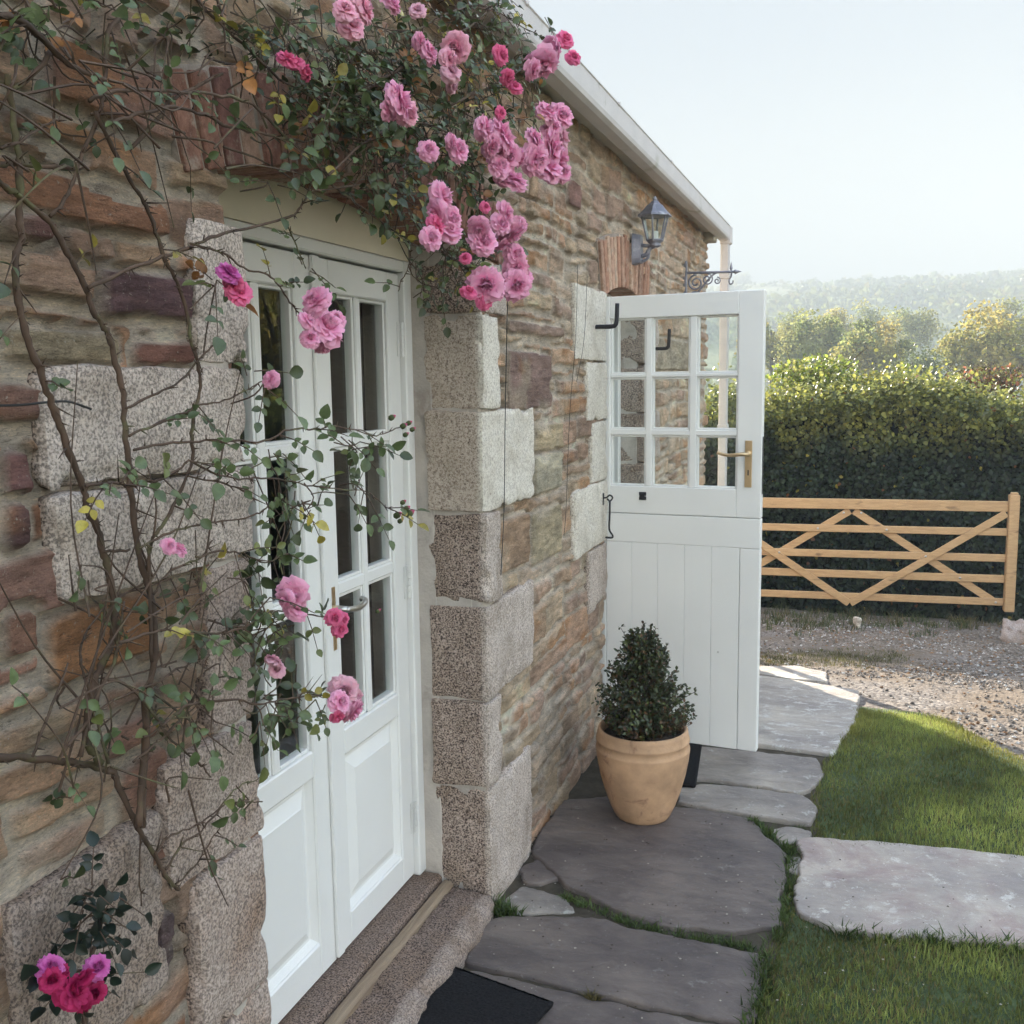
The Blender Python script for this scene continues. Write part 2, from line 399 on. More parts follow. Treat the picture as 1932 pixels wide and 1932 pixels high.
M = {}
M['stone'] = attr_stone()
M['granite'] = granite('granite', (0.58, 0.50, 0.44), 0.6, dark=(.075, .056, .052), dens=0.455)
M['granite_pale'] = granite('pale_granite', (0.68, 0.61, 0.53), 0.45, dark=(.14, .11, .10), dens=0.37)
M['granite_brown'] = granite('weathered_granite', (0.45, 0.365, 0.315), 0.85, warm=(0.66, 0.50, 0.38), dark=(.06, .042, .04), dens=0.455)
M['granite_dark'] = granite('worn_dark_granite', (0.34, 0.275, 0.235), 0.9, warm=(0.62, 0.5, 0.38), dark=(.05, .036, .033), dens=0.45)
M['white'] = simple('white_paint', (0.84, 0.835, 0.81), 0.42, var=0.025, scale=3, bscale=55, bstr=0.12, stain=((0.55, 0.52, 0.45), 26.0, 0.73))
M['cream'] = simple('cream_paint', (0.86, 0.78, 0.62), 0.55, var=0.05, scale=4, bscale=30, bstr=0.08)
M['gutter'] = simple('grey_white_gutter', (0.60, 0.57, 0.56), 0.5, var=0.05, stain=((0.42, 0.40, 0.34), 4.0, 0.6))
M['soffit'] = simple('soffit_paint', (0.50, 0.46, 0.38), 0.7, var=0.1, stain=((0.33, 0.31, 0.24), 3.0, 0.58))
M['mortar'] = simple('lime_mortar', (0.50, 0.45, 0.40), 0.95, var=0.16, scale=9, bscale=70, bstr=0.6, bdist=0.006, stain=((0.36, 0.31, 0.27), 6, 0.55))
M['brick'] = brick_mat()
M['old_mortar'] = simple('weathered_brick_mortar', (0.36, 0.30, 0.25), 0.95, var=0.3, scale=20, bscale=80, bstr=0.8, bdist=0.006)
M['glass'] = glass_mat()
M['iron'] = simple('black_iron', (0.035, 0.035, 0.04), 0.5, 0.5, var=0.3)
M['grey_iron'] = simple('veil_grey_iron', (0.24, 0.24, 0.28), 0.5, 0.5, var=0.35, stain=((0.42, 0.42, 0.46), 22, 0.55))  # iron greyed paler to carry the glare veil, over a mottled stain
M['brass'] = simple('aged_brass', (0.74, 0.56, 0.34), 0.35, 1.0, var=0.15)
M['steel'] = simple('steel', (0.55, 0.53, 0.5), 0.3, 1.0, var=0.1)
M['hinge'] = simple('painted_hinge', (0.80, 0.80, 0.78), 0.45, 0.3, var=0.05)
M['terracotta'] = simple('terracotta', (0.51, 0.32, 0.19), 0.9, var=0.26, scale=8, bscale=90, bstr=0.5, stain=((0.27, 0.145, 0.09), 13.0, 0.58))
M['potsoil'] = simple('potting_soil', (0.045, 0.032, 0.024), 0.95, var=0.4, bstr=0.8, bdist=0.01)
M['rubber'] = simple('black_rubber', (0.016, 0.015, 0.016), 0.95, spec=.15, var=0.6, scale=160, bscale=130, bstr=1.0, bdist=0.012)
M['gatewood'] = wood_mat('new_softwood', (0.42, 0.25, 0.12), (0.60, 0.39, 0.20))
M['sillwood'] = wood_mat('weathered_sill', (0.20, 0.14, 0.095), (0.33, 0.25, 0.17), axis=(9, 0.7, 9), rough=0.8, knots=False)
M['slate'] = simple('roof_slate', (0.13, 0.13, 0.15), 0.6, var=0.3, scale=3)
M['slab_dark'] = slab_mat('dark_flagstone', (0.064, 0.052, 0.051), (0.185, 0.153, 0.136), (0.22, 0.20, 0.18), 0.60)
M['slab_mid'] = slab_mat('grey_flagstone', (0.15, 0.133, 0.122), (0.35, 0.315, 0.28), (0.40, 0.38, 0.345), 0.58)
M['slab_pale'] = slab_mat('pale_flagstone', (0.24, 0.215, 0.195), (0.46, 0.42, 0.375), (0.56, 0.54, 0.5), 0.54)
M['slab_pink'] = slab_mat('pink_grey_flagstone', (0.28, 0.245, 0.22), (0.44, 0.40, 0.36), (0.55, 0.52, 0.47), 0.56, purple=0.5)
M['gravel'] = gravel_mat()
M['pebble'] = foliage('gravel_stone', 0.9, 0.0, 0.2, 0.25, 60)
M['ground'] = ground_mat()
M['turf'] = simple('turf', (0.05, 0.075, 0.025), 0.95, var=0.4, scale=14, bstr=0.8, bdist=0.01)
M['grass'] = foliage('grass_blade', 0.55, 0.35, 0.35, 0.3, 3)
M['leaf'] = foliage('rose_leaf', 0.38, 0.2, 0.5, 0.25, 60)
M['boxleaf'] = foliage('box_leaf', 0.35, 0.15, 0.5, 0.3, 40)
M['hedgeleaf'] = foliage('hedge_leaf', 0.42, 0.5, 0.45, 0.35, 6)
M['treeleaf'] = foliage('tree_leaf', 0.6, 0.55, 0.2, 0.35, 0.5)
M['petal'] = petal_mat()
M['cane'] = simple('rose_cane', (0.085, 0.052, 0.034), 0.8, var=0.45, scale=14, bscale=120, bstr=0.5, stain=((0.13, 0.13, 0.055), 9, 0.55))
M['bark'] = simple('bark', (0.09, 0.075, 0.06), 0.9, var=0.35, bscale=25, bstr=0.8, bdist=0.02)
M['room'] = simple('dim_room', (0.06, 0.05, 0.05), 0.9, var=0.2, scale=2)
M['wire'] = simple('dark_wire', (0.04, 0.04, 0.04), 0.6, 0.3)
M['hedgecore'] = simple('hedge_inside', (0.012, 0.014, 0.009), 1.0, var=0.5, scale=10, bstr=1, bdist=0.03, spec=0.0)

# ================================================================ THE COTTAGE
WX = -1.08                      # outer face of the long wall
Y0, Y1 = -2.6, 7.36             # wall ends
house = thing('stone_cottage', (WX, 3.0, 0.0), 'stone cottage with rubble and granite wall, white french doors and open stable door', 'cottage')
DY0, DY1 = 1.61, 2.80           # french door opening
SY0, SY1 = 4.33, 5.17           # stable door opening
def arcz(y, yc, half, crown, sag):      # segmental arch intrados
    R = (half * half + sag * sag) / (2 * sag)
    return crown - R + np.sqrt(np.clip(R * R - (y - yc) ** 2, 0, None))
def arch1(y): return arcz(y, 2.23, 0.57, 2.105, 0.06)
def arch2(y): return arcz(y, 4.75, 0.43, 2.12, 0.065)

PAL = np.array([(.44, .33, .21), (.40, .285, .19), (.36, .22, .15), (.27, .165, .125), (.30, .20, .165), (.42, .23, .13),
                (.50, .40, .25), (.42, .36, .28), (.54, .46, .32), (.37, .30, .22), (.48, .31, .18), (.46, .36, .24), (.52, .42, .27)])
PAL = PAL ** .8 * np.array([1.06, .95, .90])
MORT = np.array((.64, .55, .45))
def V2(x, y): p = onx(x, y, WX); return p[1:]
SPECIAL = []    # single stones measured from the photograph: y0,y1,z0,z1,colour,proud
def special(quad, c, h=0.012):
    c = np.array(c) ** .85
    a = np.array([V2(*q) for q in quad]); SPECIAL.append((a[:, 0].min(), a[:, 0].max(), a[:, 1].min(), a[:, 1].max(), np.array(c), h))
special([(190, 500), (362, 612)], (.155, .085, .088), .014)
special([(365, 500), (372, 600)], (.19, .11, .10), .01)
special([(0, 845), (66, 935)], (.20, .095, .085), .014)
special([(0, 945), (64, 1032)], (.19, .10, .095), .014)
special([(85, 1165), (288, 1232)], (.36, .165, .075), .012)
special([(250, 640), (368, 692)], (.27, .12, .09), .012)
special([(130, 55), (260, 130)], (.20, .115, .105), .012)
special([(265, 70), (420, 150)], (.22, .105, .085), .01)
special([(0, 610), (230, 690)], (.40, .31, .20), .01)
special([(0, 1160), (80, 1225)], (.30, .15, .10), .01)
special([(60, 265), (170, 305)], (.34, .2, .11), .01)
special([(170, 330), (300, 375)], (.21, .12, .11), .012)
special([(380, 800), (470, 870)], (.3, .2, .15), .01)
special([(0, 390), (110, 470)], (.25, .125, .11), .012)
special([(120, 420), (185, 495)], (.33, .2, .14), .01)
special([(0, 200), (60, 260)], (.3, .16, .11), .012)
special([(440, 60), (560, 120)], (.26, .14, .11), .012)
special([(250, 1760), (335, 1850)], (.13, .085, .085), .012)
special([(40, 1870), (190, 1932)], (.20, .16, .14), .012)
special([(955, 600), (1063, 640)], (.33, .22, .17), .008)
special([(955, 660), (1040, 770)], (.27, .17, .14), .01)
special([(1010, 800), (1062, 850)], (.52, .40, .24), .008)
special([(1010, 860), (1062, 920)], (.52, .46, .33), .008)
special([(940, 985), (1000, 1060)], (.42, .27, .17), .008)
special([(1003, 970), (1060, 1040)], (.47, .38, .24), .008)
special([(1070, 330), (1095, 400)], (.30, .16, .13), .012)
special([(1160, 620), (1300, 700)], (.4, .33, .24), .01)

def stone_layout(y, z):
    n = len(y)
    wy = y + 0.035 * fbm(y * 3.2, z * 3.2, 11, 3) + 0.012 * fbm(y * 14, z * 14, 12, 2)
    wz = z + 0.040 * fbm(y * 2.1, z * 3.0, 21, 3) + 0.012 * fbm(y * 13, z * 15, 22, 2)
    rg = np.random.default_rng(31)
    cz = [-1.2]
    while cz[-1] < 3.2: cz.append(cz[-1] + rg.choice([0.052, 0.068, 0.088, 0.115, 0.15, 0.19], p=[.14, .2, .24, .2, .14, .08]))
    cz = np.array(cz); c = np.clip(np.searchsorted(cz, wz) - 1, 0, len(cz) - 2)
    d = np.zeros(n); sid = np.zeros(n, np.int64)
    for k in range(len(cz) - 1):
        m = c == k
        if not m.any(): continue
        h = cz[k + 1] - cz[k]; ys = [-3.2 - rg.random() * 0.3]
        while ys[-1] < 7.8: ys.append(ys[-1] + np.clip(h * rg.uniform(0.9, 3.2), 0.08, 0.42))
        ys = np.array(ys); yy = wy[m]; zz = wz[m]
        s = np.clip(np.searchsorted(ys, yy) - 1, 0, len(ys) - 2)
        z0 = np.full(len(yy), cz[k]); z1 = np.full(len(yy), cz[k + 1])
        sp = rg.random(len(ys)); fr = rg.uniform(0.35, 0.65, len(ys)); sub = np.zeros(len(yy), np.int64)
        if h > 0.11:
            split = sp[s] < 0.55; mid = cz[k] + h * fr[s]
            up = split & (zz > mid); lo = split & ~up
            z0[up] = mid[up]; z1[lo] = mid[lo]; sub[up] = 1
        dx = np.minimum(yy - ys[s], ys[s + 1] - yy); dz = np.minimum(zz - z0, z1 - zz)
        dx = np.maximum(dx, 1e-4); dz = np.maximum(dz, 1e-4)
        d[m] = (dx ** -6 + dz ** -6) ** (-1 / 6)
        sid[m] = k * 1000 + s * 2 + sub
    return d, sid

def wall_surface(y, z):
    d, sid = stone_layout(y, z)
    u, inv = np.unique(sid, return_inverse=True); rg = np.random.default_rng(5)
    pc = PAL[rg.integers(0, len(PAL), len(u))] * rg.uniform(0.8, 1.2, (len(u), 1)); pr = rg.uniform(-0.002, 0.012, len(u))
    ty = rg.uniform(-.05, .05, len(u)); tz = rg.uniform(-.07, .07, len(u)); jw = rg.uniform(0.004, 0.014, len(u))
    cy = np.bincount(inv, y) / np.bincount(inv); czz = np.bincount(inv, z) / np.bincount(inv)
    far = sstep(2.6, 3.3, cy)[:, None]; near = sstep(2.0, 1.4, cy)[:, None]
    pc = pc * (1 - .38 * far) + np.array((.68, .53, .40)) * .38 * far; pc = pc * (1 - .40 * near) + np.array((.42, .205, .145)) * .40 * near
    col = pc[inv].copy(); hh = pr[inv] + ty[inv] * (y - cy[inv]) + tz[inv] * (z - czz[inv]); jj = jw[inv]
    for (a, b, c0, c1, cc, h) in SPECIAL:
        wob = 0.008 * fbm(y * 12, z * 12, 77, 2); r = 0.02
        qx = np.abs(y + wob - (a + b) / 2) - (b - a) / 2 + r; qz = np.abs(z + wob - (c0 + c1) / 2) - (c1 - c0) / 2 + r
        sd = np.hypot(np.maximum(qx, 0), np.maximum(qz, 0)) + np.minimum(np.maximum(qx, qz), 0) - r
        m = sd < 0.012
        d[m] = -sd[m]; col[m] = cc; hh[m] = h; jj[m] = 0.003
    e = d - jj - 0.004 * fbm(y * 40, z * 40, 3, 2)
    k = sstep(-0.001, 0.006, e)
    lam = fbm(y * 9, z * 55, 41, 3) * 0.0045; big = fbm(y * 16, z * 22, 42, 4) * 0.0048; fine = fbm(y * 60, z * 75, 43, 2) * 0.0035
    stone_h = hh + lam + big + fine
    mort_h = -0.006 + 0.006 * fbm(y * 16, z * 16, 44, 3) + 0.003 * fbm(y * 70, z * 70, 45, 2)
    mort_h = mort_h - 0.002 - 0.016 * sstep(.12, .34, fbm(y * 4.5, z * 4.5, 48, 3)) * sstep(.006, -.002, e)      # open, dropped-out joints
    # flush pointing smeared over some stones
    smear = sstep(0.20, 0.40, fbm(y * 3.5, z * 4.5, 47, 4)) * sstep(0.05, 0.0, d)
    k = k * (1 - 0.85 * smear)
    h = mort_h * (1 - k) + stone_h * k
    v1 = fbm(y * 7, z * 20, 51, 4)[:, None]; v2 = sstep(0.22, 0.5, fbm(y * 4, z * 9, 52, 5))[:, None]
    v3 = sstep(0.28, 0.5, fbm(y * 5, z * 5, 53, 5))[:, None]
    col = col * (1 + 0.55 * v1); col = col * (1 - 0.65 * v2) + np.array((.46, .22, .09)) * 0.65 * v2
    col = col * (1 - 0.45 * v3) + np.array((.52, .45, .33)) * 0.45 * v3
    mc = MORT * (1 + 0.5 * fbm(y * 8, z * 8, 54, 4))[:, None]
    c = mc * (1 - k[:, None]) + col * k[:, None]
    foot_tone = sstep(0.55, 0.05, z - gz(0 * y - 1, y) + 0.25 * fbm(y * 3, z * 2, 60, 3))[:, None]       # foot courses darker towards the ground
    c = c * (1 - 0.25 * foot_tone)
    return h, np.clip(c, 0.02, 0.75)

XR = -1.285                     # back of the reveal, at the door frame
J = 0.0035
rz = [2.0, 1.845, 1.56, 1.25, 0.965, 0.665, 0.385, 0.03]
ro = [3.02, 2.945, 3.29, 2.935, 3.26, 2.91, 3.22]
lz = [1.93, 1.682, 1.50, 1.335, 1.03, 0.80, 0.50, 0.16, -0.15]
lw = [1.455, 1.10, 1.105, 1.44, 1.30, 1.36, 1.39, 1.15]
le = [1.605, 1.585, 1.59, 1.57, 1.575, 1.565, 1.575, 1.565]
sq = [2.02, 1.72, 1.47, 1.21, 0.93, 0.66, 0.36, 0.05]
so_ = [3.83, 4.0, 4.08, 3.80, 4.02, 3.86, 3.98]
QR = [(.98, 1.285, .66, .955)] + [(2.79, ro[i], rz[i + 1], rz[i]) for i in range(7)] + [(lw[i], le[i] + .02, lz[i + 1], lz[i]) for i in range(8)] + [(so_[i], 4.33, sq[i + 1], sq[i]) for i in range(5)] + [(5.17, [5.5, 5.38, 5.55, 5.36, 5.5, 5.4, 5.52][i], sq[i + 1], sq[i]) for i in range(7)]
ys = np.concatenate([np.arange(Y0, 0.7, 0.05), np.arange(0.7, 1.62, 0.0045), np.arange(1.62, 2.75, 0.012), np.arange(2.75, 4.4, 0.0055), np.arange(4.4, 5.2, 0.010), np.arange(5.2, Y1, 0.011), [Y1]])
zs = np.arange(-0.7, 2.72, 0.0056)
GY, GZ = np.meshgrid(ys, zs, indexing='ij'); fy, fz = GY.ravel(), GZ.ravel()
XR = -1.285                     # back of the reveal, at the door frame
J = 0.0035
rz = [2.0, 1.845, 1.56, 1.25, 0.965, 0.665, 0.385, 0.03]
ro = [3.02, 2.945, 3.29, 2.935, 3.26, 2.91, 3.22]
lz = [1.93, 1.682, 1.50, 1.335, 1.03, 0.80, 0.50, 0.16, -0.15]
lw = [1.455, 1.10, 1.105, 1.44, 1.30, 1.36, 1.39, 1.15]
le = [1.605, 1.585, 1.59, 1.57, 1.575, 1.565, 1.575, 1.565]
sq = [2.02, 1.72, 1.47, 1.21, 0.93, 0.66, 0.36, 0.05]
so_ = [3.83, 4.0, 4.08, 3.80, 4.02, 3.86, 3.98]
QR = [(.98, 1.285, .66, .955)] + [(2.79, ro[i], rz[i + 1], rz[i]) for i in range(7)] + [(lw[i], le[i] + .02, lz[i + 1], lz[i]) for i in range(8)] + [(so_[i], 4.33, sq[i + 1], sq[i]) for i in range(5)] + [(5.17, [5.5, 5.38, 5.55, 5.36, 5.5, 5.4, 5.52][i], sq[i + 1], sq[i]) for i in range(7)]
ys = np.concatenate([np.arange(Y0, 0.6, 0.04), np.arange(0.6, 1.7, 0.0055), np.arange(1.7, 2.75, 0.012), np.arange(2.75, 4.4, 0.0055), np.arange(4.4, 5.2, 0.011), np.arange(5.2, Y1, 0.010), [Y1]])
zs = np.arange(-0.7, 2.72, 0.0062)
GY, GZ = np.meshgrid(ys, zs, indexing='ij'); fy, fz = GY.ravel(), GZ.ravel()
ny, nz = GY.shape; I = np.arange(ny * nz).reshape(ny, nz)
Q = np.stack([I[:-1, :-1], I[1:, :-1], I[1:, 1:], I[:-1, 1:]], -1).reshape(-1, 4)
qy = fy[Q].mean(1); qz = fz[Q].mean(1)
cut = ((qy > DY0 - 0.04) & (qy < DY1 + 0.03) & (qz < arch1(qy) + 0.09)) | ((qy > SY0 - 0.02) & (qy < SY1 + 0.02) & (qz < arch2(qy) + 0.08))
cut |= (qz < gz(-1 + 0 * qy, qy) - 0.12)
for (a, b, c0, c1) in QR: cut |= (qy > a + .03) & (qy < b - .03) & (qz > c0 + .03) & (qz < c1 - .03)
Q = Q[~cut]
used = np.unique(Q); rm = np.full(len(fy), -1); rm[used] = np.arange(len(used)); fy = fy[used]; fz = fz[used]
h, wc = wall_surface(fy, fz)
for (a, b, c0, c1) in QR:                    # the wall lies back behind the granite blocks
    m = (fy > a + .012) & (fy < b - .012) & (fz > c0 + .012) & (fz < c1 - .012); h[m] = -0.02
WV = np.stack([WX + h - 0.004, fy, fz], 1)
endm = fy > Y1 - 0.12                       # ragged outer corner at the far end
WV[endm, 1] += 0.035 * fbm(fz[endm] * 6, fz[endm] * 0 + 3.3, 88, 3) * ((fy[endm] - (Y1 - 0.12)) / 0.12)
mk('wall', WV, [rm[Q]], M['stone'], house, True, col=wc)

# far gable wall (thickness of the corner seen against the sky) and the rest of the shell
gm = MB()
gm.box(-7.0, WX - 0.012, Y1 - 0.35, Y1 - 0.02, -1.2, 2.70, 0.02)
gm.add(np.array([[-7.0, Y1 - .02, 2.7], [WX - .012, Y1 - .02, 2.7], [-4.04, Y1 - .02, 4.75], [-7.0, Y1 - .35, 2.7], [WX - .012, Y1 - .35, 2.7], [-4.04, Y1 - .35, 4.75]]), [[0, 1, 2], [5, 4, 3], [0, 3, 4, 1], [1, 4, 5, 2], [2, 5, 3, 0]])
gm.build('gable_wall', M['mortar'], house)
gm = MB(); gm.box(-7.0, -1.14, Y0, Y0 + 0.3, -0.5, 2.70, 0.02)
gm.add(np.array([[-7.0, Y0, 2.7], [WX - .012, Y0, 2.7], [-4.04, Y0, 4.75], [-7.0, Y0 + .3, 2.7], [WX - .012, Y0 + .3, 2.7], [-4.04, Y0 + .3, 4.75]]), [[0, 1, 2], [5, 4, 3], [0, 3, 4, 1], [1, 4, 5, 2], [2, 5, 3, 0]])
gm.build('gable_wall', M['mortar'], house)
gm = MB(); gm.box(-7.3, -7.0, Y0, Y1, -1.2, 2.70, 0.02); gm.build('rear_wall', M['mortar'], house)
# inner leaf of the long wall, with the reveals
def inner(y0, y1, z0, z1): return MB().box(-1.46, WX - 0.03, y0, y1, z0, z1, 0.004)
gm = MB()
gm.box(-1.46, WX - 0.035, Y0 + .3, DY0 - 0.004, -0.6, 2.69, 0.004); gm.box(-1.46, WX - 0.035, DY1 + 0.006, SY0 - 0.004, -0.6, 2.69, 0.004)
gm.box(-1.46, WX - 0.035, SY1 + 0.004, Y1 - .35, -1.0, 2.69, 0.004)
gm.box(-1.46, WX - 0.035, DY0 - .004, DY1 + .006, 2.2, 2.69, 0.004); gm.box(-1.46, WX - 0.035, SY0 - .004, SY1 + .004, 2.16, 2.69, 0.004)
gm.build('reveal', M['mortar'], house)
# dim room behind
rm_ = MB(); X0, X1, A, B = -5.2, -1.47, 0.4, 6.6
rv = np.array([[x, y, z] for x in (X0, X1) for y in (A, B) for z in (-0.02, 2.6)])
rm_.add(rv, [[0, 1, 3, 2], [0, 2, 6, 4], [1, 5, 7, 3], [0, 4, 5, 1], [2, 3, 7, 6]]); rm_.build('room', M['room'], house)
lc = MB(); lc.box(-1.46, -1.2, SY0, SY1, -0.05, 0.02, 0.004); lc.build('doorstep', M['slab_mid'], house)

# granite quoins: each block a rounded, roughly dressed box
def block(name, x0, x1, y0, y1, z0, z1, mat, seed, r=0.008, res=0.010, rough=0.0055, parent=house):
    d = [x1 - x0, y1 - y0, z1 - z0]; n = [max(3, int(round(k / res))) for k in d]; c = np.array([(x0 + x1) / 2, (y0 + y1) / 2, (z0 + z1) / 2]); hf = np.array(d) / 2
    Vs = []; Fs = []; off = 0
    for a in range(3):
        o = [i for i in range(3) if i != a]
        for s in (-1, 1):
            U, W = np.meshgrid(np.linspace(-1, 1, n[o[0]] + 1), np.linspace(-1, 1, n[o[1]] + 1), indexing='ij')
            P = np.zeros(U.shape + (3,)); P[..., a] = s * hf[a]; P[..., o[0]] = U * hf[o[0]]; P[..., o[1]] = W * hf[o[1]]
            k = np.arange(U.size).reshape(U.shape) + off
            q = np.stack([k[:-1, :-1], k[1:, :-1], k[1:, 1:], k[:-1, 1:]], -1).reshape(-1, 4)
            flip = (s > 0) ^ (a == 1)
            Fs.append(q if flip else q[:, ::-1]); Vs.append(P.reshape(-1, 3)); off += U.size
    P = np.concatenate(Vs); rr = min(r, hf.min() * 0.8)
    q = np.clip(P, -(hf - rr), hf - rr); dv = P - q; L = np.linalg.norm(dv, axis=1)[:, None]; nrm = dv / (L + 1e-9)
    P = q + nrm * rr
    w = P + c
    s1 = seed * 3.7
    nz_ = fbm(w[:, 1] * 9 + w[:, 0] * 7 + s1, w[:, 2] * 9 + w[:, 0] * 5, seed, 4) * rough * 1.6 + fbm(w[:, 1] * 40 + w[:, 0] * 37 + s1, w[:, 2] * 40 - w[:, 0] * 31, seed + 5, 2) * rough * 0.45
    edge = sstep(0.03, 0.0, np.min(np.sort(hf - np.abs(P), axis=1)[:, 1:2], axis=1)) 
    chip = sstep(0.15, 0.5, fbm(w[:, 1] * 16 + s1, w[:, 2] * 16 + w[:, 0] * 13, seed + 9, 3)) * edge
    P = P + nrm * (nz_ - chip * 0.016)[:, None]
    return mk(name, P + c, Fs, mat, parent, True)

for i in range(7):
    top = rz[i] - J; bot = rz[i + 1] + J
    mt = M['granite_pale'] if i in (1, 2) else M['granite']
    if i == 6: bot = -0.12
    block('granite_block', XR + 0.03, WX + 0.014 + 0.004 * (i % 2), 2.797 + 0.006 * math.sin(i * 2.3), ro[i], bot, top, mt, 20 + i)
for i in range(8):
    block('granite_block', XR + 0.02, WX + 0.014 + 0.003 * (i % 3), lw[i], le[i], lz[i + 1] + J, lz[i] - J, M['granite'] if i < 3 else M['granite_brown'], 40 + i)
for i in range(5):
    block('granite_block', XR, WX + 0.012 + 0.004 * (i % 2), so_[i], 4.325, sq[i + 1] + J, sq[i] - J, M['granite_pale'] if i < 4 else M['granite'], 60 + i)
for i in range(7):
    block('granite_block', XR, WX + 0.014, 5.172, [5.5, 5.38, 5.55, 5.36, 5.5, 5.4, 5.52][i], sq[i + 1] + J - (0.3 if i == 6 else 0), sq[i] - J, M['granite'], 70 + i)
pm = MB(); pm.box(XR, WX + 0.003, 2.808, 2.90, -0.1, 1.99, 0.01); pm.build('pointing', M['mortar'], house)
pm = MB(); pm.box(XR, WX + 0.008, 1.46, 1.555, -0.1, 1.91, 0.01); pm.build('pointing', M['mortar'], house)
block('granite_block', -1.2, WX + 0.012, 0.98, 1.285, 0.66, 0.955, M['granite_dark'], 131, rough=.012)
# pointing between reveal blocks and door frame
pm = MB(); pm.box(XR - 0.03, XR + 0.055, 2.802, 2.86, 0.02, 2.05, 0.006); pm.build('pointing', M['mortar'], house)
pm = MB(); pm.box(XR - 0.03, XR + 0.05, 1.55, 1.60, 0.02, 2.02, 0.006); pm.build('pointing', M['mortar'], house)

# brick arches: soldier bricks set on a segmental curve
def brick_arch(yc, half, crown, sag, hgt, x0, x1, wbrick, seed, cols):
    R = (half * half + sag * sag) / (2 * sag); zc = crown - R; am = math.asin(min(1, half / R)); nb = int(round(2 * am * R / (wbrick + 0.013)))
    rg = np.random.default_rng(seed); mb = MB(); cl = []
    for i in range(nb):
        a = -am + (i + 0.5) * 2 * am / nb; wd = wbrick * rg.uniform(0.93, 1.03) / 2; hh = hgt * rg.uniform(0.90, 1.04)
        Mx = Matrix.Translation((0, yc, zc)) @ Matrix.Rotation(-a, 4, 'X')
        n0 = mb.n; mb.box(x0, x1 + rg.uniform(-.008, .003), -wd, wd, R + rg.uniform(0, .004), R + hh, 0.003, Mx)
        cl.append(np.tile(np.array(cols[rg.integers(len(cols))]) * rg.uniform(0.8, 1.2), (mb.n - n0, 1)))
    o = mb.build('brick_arch', M['brick'], house, col=np.concatenate(cl))
    # mortar bed behind
    ya = np.linspace(-am * .992, am * .992, 25); V = []
    for rr, xx in ((R + .004, x1 - .010), (R + hgt - .004, x1 - .010), (R + hgt - .006, x0), (R + .006, x0)):
        V.append(np.stack([np.full(25, xx), yc + rr * np.sin(ya), zc + rr * np.cos(ya)], 1))
    V = np.concatenate(V); k = np.arange(24); F = []
    for q in range(4): 
        p = (q + 1) % 4; F.append(np.stack([q * 25 + k, q * 25 + k + 1, p * 25 + k + 1, p * 25 + k], 1))
    F += [[0, 25, 50, 75], [24, 99, 74, 49]]
    mk('arch_mortar', V, F, M['old_mortar'], house, False, recalc=True)
RB = [(.32, .165, .12), (.30, .15, .115), (.36, .20, .145), (.27, .135, .11), (.37, .24, .18)]
brick_arch(2.23, 0.78, 2.105, 0.112, 0.172, XR + 0.01, WX + 0.010, 0.050, 3, RB)
brick_arch(4.75, 0.47, 2.065, 0.075, 0.245, XR + 0.01, WX + 0.010, 0.046, 4, [(.42, .24, .165), (.46, .29, .21), (.40, .22, .15), (.48, .33, .24)])

# door frame of the french doors
FX = -1.31                      # outer face of the leaves
f = MB()
f.box(FX - 0.06, FX + 0.018, 1.60, 1.752, 0.085, 2.0, 0.004); f.box(FX - 0.06, FX + 0.018, 2.758, 2.806, 0.085, 2.0, 0.004); f.box(FX - 0.06, FX + 0.016, 1.752, 2.758, 1.968, 2.0, 0.004)
f.build('door_frame', M['white'], house)
yb = np.linspace(1.61, 2.803, 25); zt = arch1(yb) + 0.02
V = np.concatenate([np.stack([np.full(25, x), yb, zz], 1) for x in (FX + 0.012, FX - 0.04) for zz in (np.full(25, 2.002), zt)]); k = np.arange(24)
mk('arch_board', V, [np.stack([k, k + 1, 25 + k + 1, 25 + k], 1), np.stack([50 + k, 75 + k, 75 + k + 1, 50 + k + 1], 1), np.stack([k, 50 + k, 50 + k + 1, k + 1], 1), np.stack([25 + k, 26 + k, 76 + k, 75 + k], 1), [0, 25, 75, 50], [24, 74, 99, 49]], M['cream'], house, False, recalc=True)

